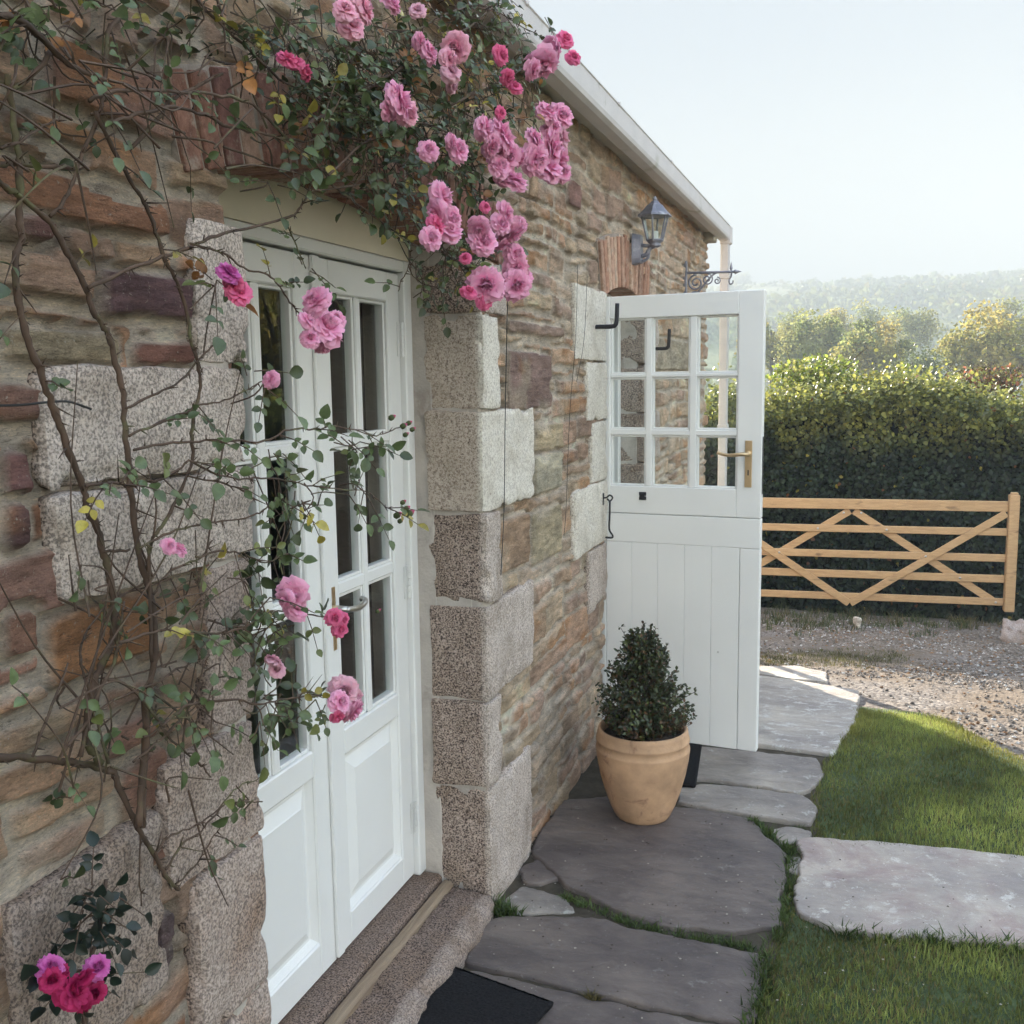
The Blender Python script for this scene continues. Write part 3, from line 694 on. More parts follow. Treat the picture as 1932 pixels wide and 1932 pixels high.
def french_leaf(sgn):
    """sgn +1: hinged at the far jamb; -1: hinged at the near jamb"""
    mid = 2.255
    def Y(a): return mid + sgn * a
    mb = MB()
    def bx(a, b, z0, z1, dx0=-0.044, dx1=0.0, bev=0.004): mb.box(FX + dx0, FX + dx1, min(Y(a), Y(b)), max(Y(a), Y(b)), z0, z1, bev)
    Z0, Z1 = 0.092, 1.962
    st = (0.003, 0.083); cols = [(0.083, 0.218), (0.272, 0.420)]; hs = (0.420, 0.500)
    bx(*st, Z0, Z1); bx(*hs, Z0, Z1)
    bx(0.083, 0.420, 1.877, Z1); bx(0.083, 0.420, Z0, 0.185); bx(0.083, 0.420, 0.64, 0.712)
    bx(0.230, 0.260, 0.712, 1.877, -0.040, -0.003)           # upright glazing bar
    for zb in ((1.083, 1.117), (1.476, 1.502)): bx(0.083, 0.420, *zb, -0.038, -0.004)
    # glazing beads round each pane
    rows = [(0.712, 1.083), (1.117, 1.476), (1.502, 1.877)]; pc = [(0.083, 0.230), (0.260, 0.420)]
    for a, b in pc:
        for z0, z1 in rows:
            for (p, q, r, s) in ((a, a + .009, z0, z1), (b - .009, b, z0, z1), (a + .009, b - .009, z0, z0 + .009), (a + .009, b - .009, z1 - .009, z1)):
                bx(p, q, r, s, -0.036, -0.010, 0.003)
    # raised and fielded panel
    P = []; n = 0
    def rect(m, x): return [(FX + x, Y(0.083 + m), 0.185 + m), (FX + x, Y(0.420 - m), 0.185 + m), (FX + x, Y(0.420 - m), 0.64 - m), (FX + x, Y(0.083 + m), 0.64 - m)]
    loops = [rect(-0.004, -0.004), rect(0.010, -0.016), rect(0.016, -0.022), rect(0.024, -0.022), rect(0.058, -0.007), rect(0.060, -0.005)]
    V = np.array([p for l in loops for p in l]); F = []
    for q in range(len(loops) - 1):
        for i in range(4): F.append([q * 4 + i, q * 4 + (i + 1) % 4, q * 4 + 4 + (i + 1) % 4, q * 4 + 4 + i])
    F.append([20, 21, 22, 23]); mb.add(V, F)
    bk = np.array(rect(-0.004, -0.036)); mb.add(bk, [[0, 1, 2, 3]])
    if sgn > 0: mb.box(FX, FX + 0.012, Y(-0.012), Y(0.022), Z0 + 0.01, Z1, 0.004)        # meeting bead
    leaf = mb.build('door', M['white'], house)
    for a, b in pc:
        for z0, z1 in rows:
            g = MB(); g.box(FX - 0.026, FX - 0.022, min(Y(a), Y(b)), max(Y(a), Y(b)), z0, z1, 0.0008); g.build('glass_pane', M['glass'], leaf)
    if sgn > 0:
        hp = MB(); hp.box(FX + 0.001, FX + 0.006, 2.268, 2.306, 0.945, 1.115, 0.002); hp.build('handle_plate', M['brass'], leaf)
        hd = MB(); hd.tube([(FX, 2.288, 1.06), (FX + .05, 2.288, 1.06)], 0.009, 8)
        hd.tube(catmull([(FX + .048, 2.284, 1.06), (FX + .052, 2.32, 1.055), (FX + .05, 2.36, 1.052), (FX + .046, 2.395, 1.06), (FX + .03, 2.405, 1.063)]), 0.0085, 8); hd.build('handle', M['steel'], leaf, True)
    for zc in (1.772, 1.04, 0.285):
        hg = MB(); yh = Y(0.501)
        for q in range(5): hg.tube([(FX + 0.006, yh, zc - .05 + q * .0203), (FX + 0.006, yh, zc - .05 + q * .0203 + .0185)], 0.0065, 8)
        hg.box(FX + 0.0005, FX + 0.003, min(Y(.478), yh), max(Y(.478), yh), zc - .05, zc + .05, 0.0008)
        hg.build('hinge', M['hinge'], leaf)
french_leaf(1); french_leaf(-1)

# timber sill and granite threshold
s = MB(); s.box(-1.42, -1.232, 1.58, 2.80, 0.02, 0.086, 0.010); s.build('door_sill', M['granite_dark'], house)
s = MB(); s.box(-1.231, -1.190, 1.585, 2.795, 0.0, 0.070, 0.010); s.build('sill_nosing', M['sillwood'], house)
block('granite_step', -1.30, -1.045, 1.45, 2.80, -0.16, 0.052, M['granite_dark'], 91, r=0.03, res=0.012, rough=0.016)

# stable door: frame, upper and lower leaf
f = MB(); f.box(-1.30, -1.20, SY0 + .003, SY0 + .058, 0.02, 2.0, 0.004); f.box(-1.30, -1.20, SY1 - .058, SY1 - .003, 0.02, 2.0, 0.004); f.box(-1.30, -1.20, SY0 + .003, SY1 - .003, 2.0, 2.06, 0.004)
f.build('door_frame', M['white'], house)
yb = np.linspace(SY0 + .004, SY1 - .004, 17); zt = arch2(yb) + 0.01
V = np.concatenate([np.stack([np.full(17, x), yb, zz], 1) for x in (-1.205, -1.25) for zz in (np.full(17, 2.055), np.maximum(zt, 2.07))]); k = np.arange(16)
mk('arch_board', V, [np.stack([k, k + 1, 17 + k + 1, 17 + k], 1), np.stack([34 + k, 51 + k, 51 + k + 1, 34 + k + 1], 1), np.stack([17 + k, 18 + k, 52 + k, 51 + k], 1), [0, 17, 51, 34], [16, 50, 67, 33]], M['cream'], house, False, recalc=True)

ang = math.atan2(4.27 - 4.335, -0.397 + 1.165)
DM = Matrix.Translation((-1.165, 4.335, 0)) @ Matrix.Rotation(ang, 4, 'Z')    # door frame of reference: x along the door, -y towards the camera
DW = 0.771
mb = MB()
def dbx(mb, x0, x1, z0, z1, y0=0.0, y1=0.044, b=0.003): mb.box(x0, x1, y0, y1, z0, z1, b, DM)
U0, U1 = 1.0595, 1.998
dbx(mb, 0, 0.112, U0, U1); dbx(mb, 0.668, DW, U0, U1); dbx(mb, 0.112, 0.668, 1.903, U1); dbx(mb, 0.112, 0.668, U0, 1.180)
cx = [(0.112, 0.272), (0.298, 0.464), (0.494, 0.668)]; rzs = [(1.180, 1.402), (1.427, 1.650), (1.666, 1.903)]
for a, b in ((0.272, 0.298), (0.464, 0.494)): dbx(mb, a, b, 1.180, 1.903, 0.004, 0.04)
for a, b in ((1.402, 1.427), (1.650, 1.666)): dbx(mb, 0.112, 0.668, a, b, 0.005, 0.039)
for a, b in cx:
    for z0, z1 in rzs:
        for (p, q, r, s_) in ((a, a + .008, z0, z1), (b - .008, b, z0, z1), (a + .008, b - .008, z0, z0 + .008), (a + .008, b - .008, z1 - .008, z1)): dbx(mb, p, q, r, s_, 0.012, 0.036)
up = mb.build('upper_door_leaf', M['white'], house)
for a, b in cx:
    for z0, z1 in rzs: g = MB(); dbx(g, a, b, z0, z1, 0.020, 0.024, 0.0008); g.build('glass_pane', M['glass'], up)
hp = MB(); hp.box(0.703, 0.732, -0.006, -0.0005, 1.19, 1.385, 0.004, DM); hp.lathe([(0.012, 0), (0.012, 0.012), (0.008, 0.014)], 12, M=DM @ Matrix.Translation((0.717, -0.006, 1.33)) @ Matrix.Rotation(math.pi / 2, 4, 'X'))
hp.box(0.7145, 0.7205, -0.0068, -0.006, 1.245, 1.268, 0.0005, DM)
hp.build('handle_plate', M['brass'], up)
kh = MB(); kh.box(0.715, 0.720, -0.0075, -0.0068, 1.240, 1.262, 0.0005, DM); kh.build('keyhole', M['iron'], up)
hd = MB(); hd.tube(xf(DM, catmull([(0.717, -0.006, 1.33), (0.717, -0.045, 1.33), (0.70, -0.055, 1.331), (0.65, -0.055, 1.326), (0.62, -0.052, 1.33), (0.598, -0.050, 1.337)])), [0.008] * 5 + [0.0085] * 10 + [0.0075] * 10 + [0.0095], 8); hd.build('handle', M['brass'], up, True)
bl = MB(); bl.box(0.246, 0.278, -0.006, -0.0005, 1.120, 1.136, 0.004, DM); bl.box(0.246, 0.278, -0.006, -0.0005, 1.139, 1.155, 0.004, DM); bl.box(0.252, 0.272, -0.012, -0.006, 1.128, 1.147, 0.003, DM); bl.build('catch', M['iron'], up)
ls = MB(); ls.box(DW + .0002, DW + .0015, 0.012, 0.032, 1.16, 1.40, 0.0004, DM); ls.build('lock_strip', M['iron'], up)
mb = MB()
L0, L1 = 0.045, 1.057
dbx(mb, 0, DW, 0.93, L1); dbx(mb, 0, 0.092, L0, 0.93); nb = 6; w0 = 0.0935; w = (DW - w0 - 0.085) / 5
for i in range(5):
    a = w0 + i * w; dbx(mb, a + 0.0004, a + w - 0.0004, L0, 0.9297, 0.0004, 0.036, 0.0018)
dbx(mb, DW - 0.0835, DW, L0, 0.9285); dbx(mb, 0.094, DW - .086, L0 + .01, 0.925, 0.012, 0.040, 0.002)
lo = mb.build('lower_door_leaf', M['white'], house)
sc_ = MB(); sc_.lathe([(0.004, 0), (0.004, 0.002), (0.001, 0.003)], 8, M=DM @ Matrix.Translation((0.60, 0.002, 0.47)) @ Matrix.Rotation(math.pi / 2, 4, 'X')); sc_.build('screw', M['steel'], lo)

# eaves: soffit, fascia gutter, roof, downpipe
GX = -0.95; GZ0, GZ1 = 2.62, 2.715
s = MB(); s.box(WX - .06, GX - 0.077, Y0, Y1 + 0.12, 2.640, 2.69, 0.004); s.build('soffit', M['soffit'], house)
prof = [(-0.075, 0.095), (-0.075, 0.0), (-0.068, -0.004), (-0.02, -0.004), (-0.004, 0.006), (0.0, 0.022), (0.0, 0.092), (0.004, 0.097), (-0.006, 0.099), (-0.008, 0.025), (-0.022, 0.004), (-0.067, 0.004), (-0.067, 0.095)]
V = []; yy = [Y0, 7.56]
for y in yy: V += [(GX + a, y, GZ0 + b) for a, b in prof]
n = len(prof); F = [[i, (i + 1) % n, n + (i + 1) % n, n + i] for i in range(n)] + [list(range(n))[::-1], [n + i for i in range(n)]]
gt = mk('gutter', np.array(V), F, M['gutter'], house, False, recalc=True)
for y in (0.5, 1.7, 2.9, 4.05, 5.2, 6.35, 7.4):
    b = MB(); b.box(GX - 0.064, GX + 0.006, y - .012, y + .012, GZ1 - .004, GZ1 + .012, .003); b.build('gutter_bracket', M['gutter'], gt)
b = MB(); b.box(GX - 0.072, GX + 0.012, 7.52, 7.585, GZ0 - .03, GZ1 + .006, 0.01); b.build('gutter_outlet', M['gutter'], gt)
# slates in courses on the front pitch
rg = np.random.default_rng(9); rf = MB(); up_ = np.array([-(4.04 - 0.96), 0, 4.80 - 2.735]); Ls = np.linalg.norm(up_); up_ /= Ls; nrm = np.array([-up_[2], 0, up_[0]]) * -1
for c in range(int(Ls / 0.2) + 1):
    y = Y0 - 0.05 - (c % 2) * 0.15
    while y < Y1 + 0.1:
        w = 0.3; a = np.array([-1.005, y, 2.735]) + up_ * (c * 0.2); e = rg.uniform(0, .004)
        p = [a + nrm * (.012 + e), a + nrm * (.012 + e) + np.array([0, w - .006, 0]), a + up_ * 0.22 + np.array([0, w - .006, 0]) + nrm * .002, a + up_ * 0.22 + nrm * .002]
        q = [k - nrm * .006 for k in p]
        rf.add(np.array(p + q), [[0, 1, 2, 3], [7, 6, 5, 4], [0, 4, 5, 1], [1, 5, 6, 2], [2, 6, 7, 3], [3, 7, 4, 0]]); y += w
roof = rf.build('roof', M['slate'], house)
b = MB(); pA = np.array([-0.99, Y0, 2.70]); 
V = np.array([(-1.0, Y0, 2.72), (-1.0, Y1 + .1, 2.72), (-4.04, Y1 + .1, 4.77), (-4.04, Y0, 4.77), (-7.5, Y0, 2.46), (-7.5, Y1 + .1, 2.46), (-1.0, Y0, 2.69), (-1.0, Y1 + .1, 2.69), (-4.04, Y1 + .1, 4.72), (-4.04, Y0, 4.72), (-7.5, Y0, 2.42), (-7.5, Y1 + .1, 2.42)])
b.add(V, [[0, 1, 2, 3], [3, 2, 5, 4], [6, 9, 8, 7], [9, 10, 11, 8], [0, 6, 7, 1], [4, 5, 11, 10], [0, 3, 9, 6], [3, 4, 10, 9], [1, 7, 8, 2], [2, 8, 11, 5]]); b.build('roof_deck', M['slate'], roof)
b = MB(); b.box(GX - .066, GX - .004, 7.52, 7.585, -0.75, GZ0 - .02, 0.008)
for z in (2.35, 1.25, 0.15): b.box(GX - .072, GX + .002, 7.512, 7.593, z, z + .05, .004)
b.build('downpipe', M['gutter'], house)
b = MB(); b.box(WX - .02, GX - .066, 7.20, 7.34, 2.58, 2.652, 0.006); b.build('corbel', M['soffit'], house)

# ================================================================ FITTINGS ON THE WALL
def lantern():
    y = 4.86; cx, cz = -0.965, 2.30
    t = thing('wall_lantern', (WX + .02, y, 2.25), 'dark grey iron coach lantern on a scrolled bracket above the stable door', 'wall lamp')
    b = MB()
    V = np.array([(0, -.032, -.07), (0, .032, -.07), (0, .04, -.045), (0, .04, .05), (0, .026, .075), (0, -.026, .075), (0, -.04, .05), (0, -.04, -.045)])
    k = 8; A = V + np.array([WX + .012, y, 2.255]); B = V * np.array([1, .82, .88]) + np.array([WX + .052, y, 2.255])
    b.add(np.concatenate([A, B]), [[i, (i + 1) % k, k + (i + 1) % k, k + i] for i in range(k)] + [list(range(k))[::-1], [k + i for i in range(k)]])
    b.build('back_plate', M['grey_iron'], t)
    a = MB(); a.tube(catmull([(WX + .05, y, 2.225), (WX + .075, y, 2.232), (cx - .02, y, 2.262), (cx, y, 2.268)]), 0.011, 8)
    a.tube(catmull([(WX + .05, y, 2.275), (WX + .08, y, 2.272), (cx - .01, y, 2.272)]), 0.009, 8)
    a.tube(catmull([(WX + .05, y, 2.20), (WX + .07, y, 2.205), (WX + .085, y, 2.222), (cx - .03, y, 2.255)]), 0.007, 6)
    a.lathe([(0.016, 0), (0.03, .006), (0.03, .012), (.024, .016), (.034, .024), (.036, .03)], 12, (cx, y, 2.262)); a.build('bracket_arm', M['grey_iron'], t, True)
    body = MB(); n = 6; r0, r1, z0, z1 = 0.038, 0.066, 2.294, 2.408
    an = [math.pi / 6 + i * math.pi / 3 for i in range(n)]
    for q in an: body.tube([(cx + r0 * math.cos(q), y + r0 * math.sin(q), z0), (cx + r1 * math.cos(q), y + r1 * math.sin(q), z1)], 0.0045, 6)
    for r, z in ((r0, z0), (r1, z1)):
        P = [(cx + r * math.cos(q), y + r * math.sin(q), z) for q in an] + [(cx + r * math.cos(an[0]), y + r * math.sin(an[0]), z)]
        for i in range(n): body.tube([P[i], P[i + 1]], 0.005, 6)
    body.build('lantern_frame', M['grey_iron'], t)
    cap = MB(); cap.lathe([(0.085, 2.404), (0.083, 2.412), (0.064, 2.428), (0.04, 2.455), (0.024, 2.466), (.018, 2.474), (.01, 2.478), (.011, 2.486), (.004, 2.497)], 6, (cx, y, 0), Matrix.Rotation(math.pi / 6, 4, 'Z')); cap.build('lantern_cap', M['grey_iron'], t)
    for i in range(n):
        q0, q1 = an[i], an[(i + 1) % n]; c = np.array([cx, y, 0])
        o = [np.array([r * math.cos(q) * .97, r * math.sin(q) * .97, z]) for (r, q, z) in ((r0, q0, z0), (r0, q1, z0), (r1, q1, z1), (r1, q0, z1))]
        ii = [p * np.array([.95, .95, 1]) for p in o]
        g = MB(); g.add(np.array(o + ii) + c, [[0, 1, 2, 3], [7, 6, 5, 4], [0, 4, 5, 1], [1, 5, 6, 2], [2, 6, 7, 3], [3, 7, 4, 0]]); g.build('glass_pane', M['glass'], t)
    l = MB(); l.lathe([(0.012, 2.292), (0.017, 2.295), (0.017, 2.335), (0.012, 2.337)], 12, (cx, y, 0)); l.build('lamp_holder', M['white'], t)
lantern()

def basket_bracket():
    y = 6.38; x0 = WX + .016; zt = 2.288
    t = thing('hanging_basket_bracket', (x0, y, 2.25), 'scrolled wrought iron basket bracket with arrow tip near the far corner of the cottage', 'bracket')
    a = MB(); a.tube([(x0, y, zt), (-0.775, y, zt - .006)], 0.008, 8); a.lathe([(.0, -.02), (.015, -.01), (.006, .012), (0.0005, .03)], 8, M=Matrix.Translation((-0.762, y, zt - .006)) @ Matrix.Rotation(math.pi / 2, 4, 'Y'))
    a.lathe([(.003, 0), (.009, .015), (.006, .03), (.0005, .055)], 8, (-0.795, y, zt)); a.build('bar', M['grey_iron'], t)
    h = MB(); h.tube(catmull([(-0.792, y, zt), (-0.794, y, zt - .03), (-0.806, y, zt - .055), (-0.802, y, zt - .078), (-0.786, y, zt - .074), (-0.782, y, zt - .058)]), 0.0045, 6); h.build('hook', M['grey_iron'], t)
    b = MB(); b.box(WX - .004, x0, y - .016, y + .016, 2.10, 2.36, .003); b.build('back_plate', M['grey_iron'], t)
    def spiral(cx, cz, r, turns, a0, sgn): 
        q = np.linspace(0, turns * 2 * math.pi, 34); rr = r * (1 - 0.8 * q / q[-1]); return [(cx + k * math.cos(a0 + sgn * p), y, cz + k * math.sin(a0 + sgn * p)) for p, k in zip(q, rr)]
    s = MB(); s.tube(spiral(x0 + .055, zt - .062, .05, 1.7, 1.5, 1), .006, 6); s.tube(spiral(x0 + .125, zt - .045, .036, 1.6, 1.6, -1), .005, 6); s.tube(spiral(x0 + .045, zt - .15, .04, 1.6, -.5, 1), .005, 6)
    s.tube(catmull([(x0, y, 2.12), (x0 + .05, y, 2.15), (x0 + .10, y, 2.205), (x0 + .15, y, 2.262), (x0 + .19, y, zt)]), .006, 6); s.tube(spiral(x0 + .185, zt - .055, .022, 1.4, 1.6, -1), .0045, 6); s.build('scroll', M['grey_iron'], t, True)
basket_bracket()

def single(mb, name, mat, label, cat, loc, smooth=True, group=None, col=None):
    o = mk(name, np.concatenate(mb.V), mb.F, mat, None, smooth, recalc=True, loc=loc, col=col); return tag(o, label, cat, group)
h = MB(); yk = 4.14; h.tube(catmull([(WX - .02, yk, 1.862), (WX + .01, yk, 1.862), (-1.0, yk, 1.862), (-0.985, yk, 1.868), (-0.98, yk, 1.885), (-0.977, yk, 1.955)], 4), 0.0095, 8)
single(h, 'wall_hook', M['iron'], 'black iron L shaped hook in the pale granite beside the open stable door', 'hook', (WX, yk, 1.86))
h = MB(); yk = 5.32; h.tube(catmull([(WX - .02, yk, 1.80), (WX + .01, yk, 1.80), (-1.0, yk, 1.80), (-0.985, yk, 1.806), (-0.98, yk, 1.823), (-0.977, yk, 1.90)], 4), 0.0095, 8)
single(h, 'wall_hook', M['iron'], 'black iron L shaped hook seen through the glass of the stable door', 'hook', (WX, yk, 1.8))
h = MB(); h.box(-1.075, -1.060, 4.222, 4.250, 1.10, 1.155, .004); yk = 4.225
h.tube(catmull([(-1.062, yk, 1.135), (-1.045, yk, 1.137), (-1.030, yk, 1.148), (-1.018, yk, 1.137), (-1.03, yk, 1.122), (-1.042, yk, 1.132)], 4), .0038, 6)
h.tube(catmull([(-1.03, yk, 1.122), (-1.031, yk, 1.06), (-1.033, yk, 1.0), (-1.018, yk, .972), (-1.022, yk, .962), (-1.05, yk, .962)], 4), .0042, 6)
single(h, 'cabin_hook', M['iron'], 'black cabin hook hanging at the edge of the open stable door', 'hook', (-1.07, yk, 1.13))
def wire(pts, r, label):
    b = MB(); b.tube(catmull(pts, 4), r, 5); single(b, 'training_wire', M['wire'], label, 'wire', tuple(pts[0]))
WO = WX + 0.032
wire([onx(958, 560, WO), onx(956, 640, WO), onx(953, 800, WO), onx(951, 960, WO), onx(945, 1085, WO)], .0014, 'thin dark wire hanging down the granite quoin right of the french doors')
wire([onx(1090, 500, WO), onx(1086, 640, WO), onx(1075, 780, WO), onx(1068, 960, WO), onx(1064, 1010, WO)], .0009, 'thin dark wire hanging down the stone just left of the stable door')
wire([onx(1108, 520, WO), onx(1102, 640, WO), onx(1088, 720, WO)], .0009, 'short thin wire slanting down beside the iron L shaped hook')
wire([onx(-20, 765, WO), onx(40, 764, WO), onx(122, 757, WO), onx(172, 772, WO)], .0018, 'dark horizontal wire tied to the climbing rose at the left edge')

# ================================================================ POT, BOX SHRUB, MATS
PX, PYY = -0.752, 3.60
t = thing('terracotta_pot', (PX, PYY, 0.0), 'terracotta pot with two ridged bands standing on the dark flagstone', 'plant pot')
pr = [(0.098, 0.0), (0.106, 0.010), (0.124, 0.05), (0.145, 0.11), (0.161, 0.17), (0.1715, 0.225), (0.1755, 0.260), (0.1765, 0.266), (0.1765, 0.272), (0.173, 0.276), (0.173, 0.297), (0.1755, 0.30), (0.1755, 0.306), (0.172, 0.311), (0.170, 0.33), (0.167, 0.343), (0.161, 0.347), (0.154, 0.342), (0.150, 0.325), (0.150, 0.30)]
b = MB(); b.lathe(pr, 56, (PX, PYY, 0.004)); o = b.build('pot_body', M['terracotta'], t, True)
b = MB(); b.lathe([(0.149, .29), (0.149, .318), (.09, .327), (.02, .33)], 32, (PX, PYY, 0)); b.build('soil', M['potsoil'], t, True)

def leaves(name, P, D, N, S, C, mat, parent=None, aspect=0.62, fold=0.18, droop=0.12, simple_=False, loc=None):
    """leaf blades: P base points, D directions, N face normals, S lengths, C colours"""
    D = D / (np.linalg.norm(D, axis=1)[:, None] + 1e-9); W = np.cross(D, N); W /= np.linalg.norm(W, axis=1)[:, None] + 1e-9; N = np.cross(W, D)
    if simple_:
        T = [(0, 0, 0), (.5, .5 * aspect, fold), (1, 0, -droop), (.5, -.5 * aspect, fold)]
        Fq = [[0, 1, 2], [0, 2, 3]]
    else:
        st_ = [(.10, .27), (.32, .49), (.60, .46), (.84, .25)]
        T = [(0, 0, 0)] + [(a_, 0, -droop * a_ * a_) for a_, w_ in st_] + [(1, 0, -droop)] + [(a_, s_ * w_ * aspect, fold * w_ * 2 - droop * a_ * a_) for s_ in (1, -1) for a_, w_ in st_]
        Fq = [[0, 1, 6], [1, 2, 7, 6], [2, 3, 8, 7], [3, 4, 9, 8], [4, 5, 9], [0, 10, 1], [1, 10, 11, 2], [2, 11, 12, 3], [3, 12, 13, 4], [4, 13, 5]]
    n = len(P); k = len(T); V = np.zeros((n, k, 3))
    for i, (a, w, u) in enumerate(T): V[:, i] = P + S[:, None] * (a * D + w * W + u * N)
    base = (np.arange(n) * k)[:, None]; F = []
    for L_ in (3, 4):
        q = [f for f in Fq if len(f) == L_]
        if q: F.append((base[:, None, :] + np.array(q)[None]).reshape(-1, L_))
    return mk(name, V.reshape(-1, 3), F, mat, parent, False if simple_ else True, col=np.repeat(C, k, 0), loc=loc)

def rdir(n, rg): v = rg.normal(size=(n, 3)); return v / np.linalg.norm(v, axis=1)[:, None]

rg = np.random.default_rng(12)
sh = thing('box_shrub', (PX, PYY, 0.33), 'clipped conical box shrub growing out of the terracotta pot', 'shrub')
tw = MB(); Ps = []; Ds = []
prof_z = [0.33, 0.40, 0.47, 0.55, 0.62, 0.67, 0.70]; prof_r = [0.142, 0.182, 0.164, 0.124, 0.090, 0.062, 0.03]
for i in range(430):
    z = rg.uniform(0.34, 0.70) if rg.random() > .25 else rg.uniform(.34, .52); a = rg.uniform(0, 2 * math.pi)
    R = np.interp(z, prof_z, prof_r) * rg.uniform(0.72, 1.05) * (1 + .14 * math.sin(3 * a + z * 17) + .06 * math.sin(7 * a))
    tip = np.array([PX + R * math.cos(a), PYY + R * math.sin(a), z + rg.uniform(0, .03)])
    if rg.random() < .05: tip += np.array([math.cos(a), math.sin(a), .8]) * rg.uniform(.015, .04)
    st = np.array([PX + R * .35 * math.cos(a), PYY + R * .35 * math.sin(a), z - .07 * rg.uniform(.6, 1.2)]); mid = (st + tip) / 2 + rg.normal(0, .008, 3)
    C_ = catmull([st, mid, tip], 4); tw.tube(C_, np.linspace(.0022, .0008, len(C_)), 4)
    for s_ in np.linspace(0.25, 1, 9):
        p = C_[int(s_ * (len(C_) - 1))]
        for q in range(2 if s_ < .99 else 4): Ps.append(p + rg.normal(0, .003, 3)); Ds.append((tip - st) / np.linalg.norm(tip - st) * .6 + rdir(1, rg)[0])
for x, y_, zz in ((.0, .0, .745), (.028, -.01, .74), (-.02, .02, .715), (.055, -.02, .70), (-.06, .0, .69), (.075, .01, .665)):
    st = np.array([PX + x * .7, PYY + y_, zz - .1]); tip = np.array([PX + x * 1.15, PYY + y_, zz]); C_ = catmull([st, (st + tip) / 2, tip], 4); tw.tube(C_, .0014, 4)
    for s_ in np.linspace(0.1, 1, 14):
        p = st + (tip - st) * s_
        for q in range(2): Ps.append(p); Ds.append(np.array([0, 0, .7]) + rdir(1, rg)[0])
Ps = np.array(Ps); Ds = np.array(Ds); n = len(Ps)
C = np.array((.046, .058, .024)) * rg.uniform(.5, 1.7, (n, 1)); m = rg.random(n) < .14; C[m] = np.array((.10, .12, .03)) * rg.uniform(.7, 1.3, (m.sum(), 1))
m = (rg.random(n) < .5 * sstep(.42, .34, Ps[:, 2])) | (rg.random(n) < .12); C[m] = np.array((.13, .07, .035)) * rg.uniform(.6, 1.4, (m.sum(), 1))
leaves('leaves', Ps, Ds, Ds * 0.3 + np.array([0.1, -.2, .8]) + rdir(n, rg) * .7, rg.uniform(.011, .019, n), C, M['boxleaf'], sh, .6, .12)
tw.build('twigs', M['cane'], sh)
b = MB(); b.tube(catmull([(PX, PYY, .32), (PX + .01, PYY, .45), (PX - .005, PYY + .01, .62)]), np.linspace(.012, .004, 11), 8); b.build('stem', M['bark'], sh)

def outline_obj(name, P, z0, z1, mat, label, cat, res=0.02, bev=0.005, jit=0.005, seed=0, kind=None, zf=None, top_noise=0.0, grow=0.0):
    """a stone or mat: polygon outline with a worn edge"""
    rg = np.random.default_rng(seed); P = np.asarray(P, float); Q = []
    for i in range(len(P)):
        a = P[i]; c = P[(i + 1) % len(P)]; m = max(1, int(np.linalg.norm(c - a) / res))
        for k in range(m): Q.append(a + (c - a) * k / m)
    Q = np.array(Q); ctr = Q.mean(0); n = len(Q)
    ar = 0.5 * np.sum(Q[:, 0] * np.roll(Q[:, 1], -1) - np.roll(Q[:, 0], -1) * Q[:, 1])
    if ar < 0: Q = Q[::-1]
    for _ in range(1): Q = Q * .6 + (np.roll(Q, 1, 0) + np.roll(Q, -1, 0)) * .2
    t = np.roll(Q, -1, 0) - np.roll(Q, 1, 0); t /= np.linalg.norm(t, axis=1)[:, None] + 1e-9; nr = np.stack([t[:, 1], -t[:, 0]], 1)
    Q = Q + nr * (grow + fbm(Q[:, 0] * 14, Q[:, 1] * 14, seed, 4) * jit * 3)[:, None] + nr * rg.normal(0, jit * .35, (n, 1))
    rings = [(0.0, z0), (0.002, z0 + (z1 - z0) * .5), (0.0, z1 - bev), (-bev * .5, z1 - bev * .25), (-bev * 1.6, z1)]
    V = []
    for off, z in rings:
        q = Q + nr * off; V.append(np.stack([q[:, 0], q[:, 1], np.full(n, z)], 1))
    # inner fill: a grid inside the polygon keeps the top gently uneven
    V = np.concatenate(V); i = np.arange(n); j = (i + 1) % n
    F = [np.stack([q * n + i, q * n + j, (q + 1) * n + j, (q + 1) * n + i], 1) for q in range(len(rings) - 1)]
    ti = len(V); V = np.concatenate([V, V[(len(rings) - 1) * n:]]); F.append([ti + k for k in range(n)]); F.append(list(range(n))[::-1])
    g = gz(V[:, 0], V[:, 1]); V[:, 2] += g
    V[:, 2] += np.where(V[:, 2] - g > z1 - bev, fbm(V[:, 0] * 6, V[:, 1] * 6, seed + 3, 3) * top_noise, 0)
    o = mk(name, V, F, mat, None, True, loc=(*ctr, float(gz(*ctr))))
    return tag(o, label, cat, None, kind), Q

def zp(x, y): P = onground(x, y); return P[:2]
def z8(x, y): return zp(905.6 + .5312 * x, 1403.7 + .5312 * y)
SL = []
def slab(pts, label, mat, z1=0.004, seed=1, conv=z8, **k):
    o, Q = outline_obj('flagstone', [conv(*p) for p in pts], -0.06, z1, M[mat], label, 'flagstone', seed=seed, grow=.005, **k); SL.append(Q)
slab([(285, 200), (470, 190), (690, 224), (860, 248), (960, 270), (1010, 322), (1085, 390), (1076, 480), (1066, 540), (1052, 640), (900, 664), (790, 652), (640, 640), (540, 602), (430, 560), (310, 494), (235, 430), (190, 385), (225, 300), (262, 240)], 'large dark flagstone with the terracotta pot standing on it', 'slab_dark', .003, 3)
slab([(20, 640), (80, 612), (200, 610), (350, 612), (600, 662), (760, 702), (1003, 745), (992, 870), (955, 988), (600, 922), (250, 846), (20, 790), (-60, 770)], 'dark flagstone between the black mat and the stone under the pot', 'slab_dark', .0, 4)
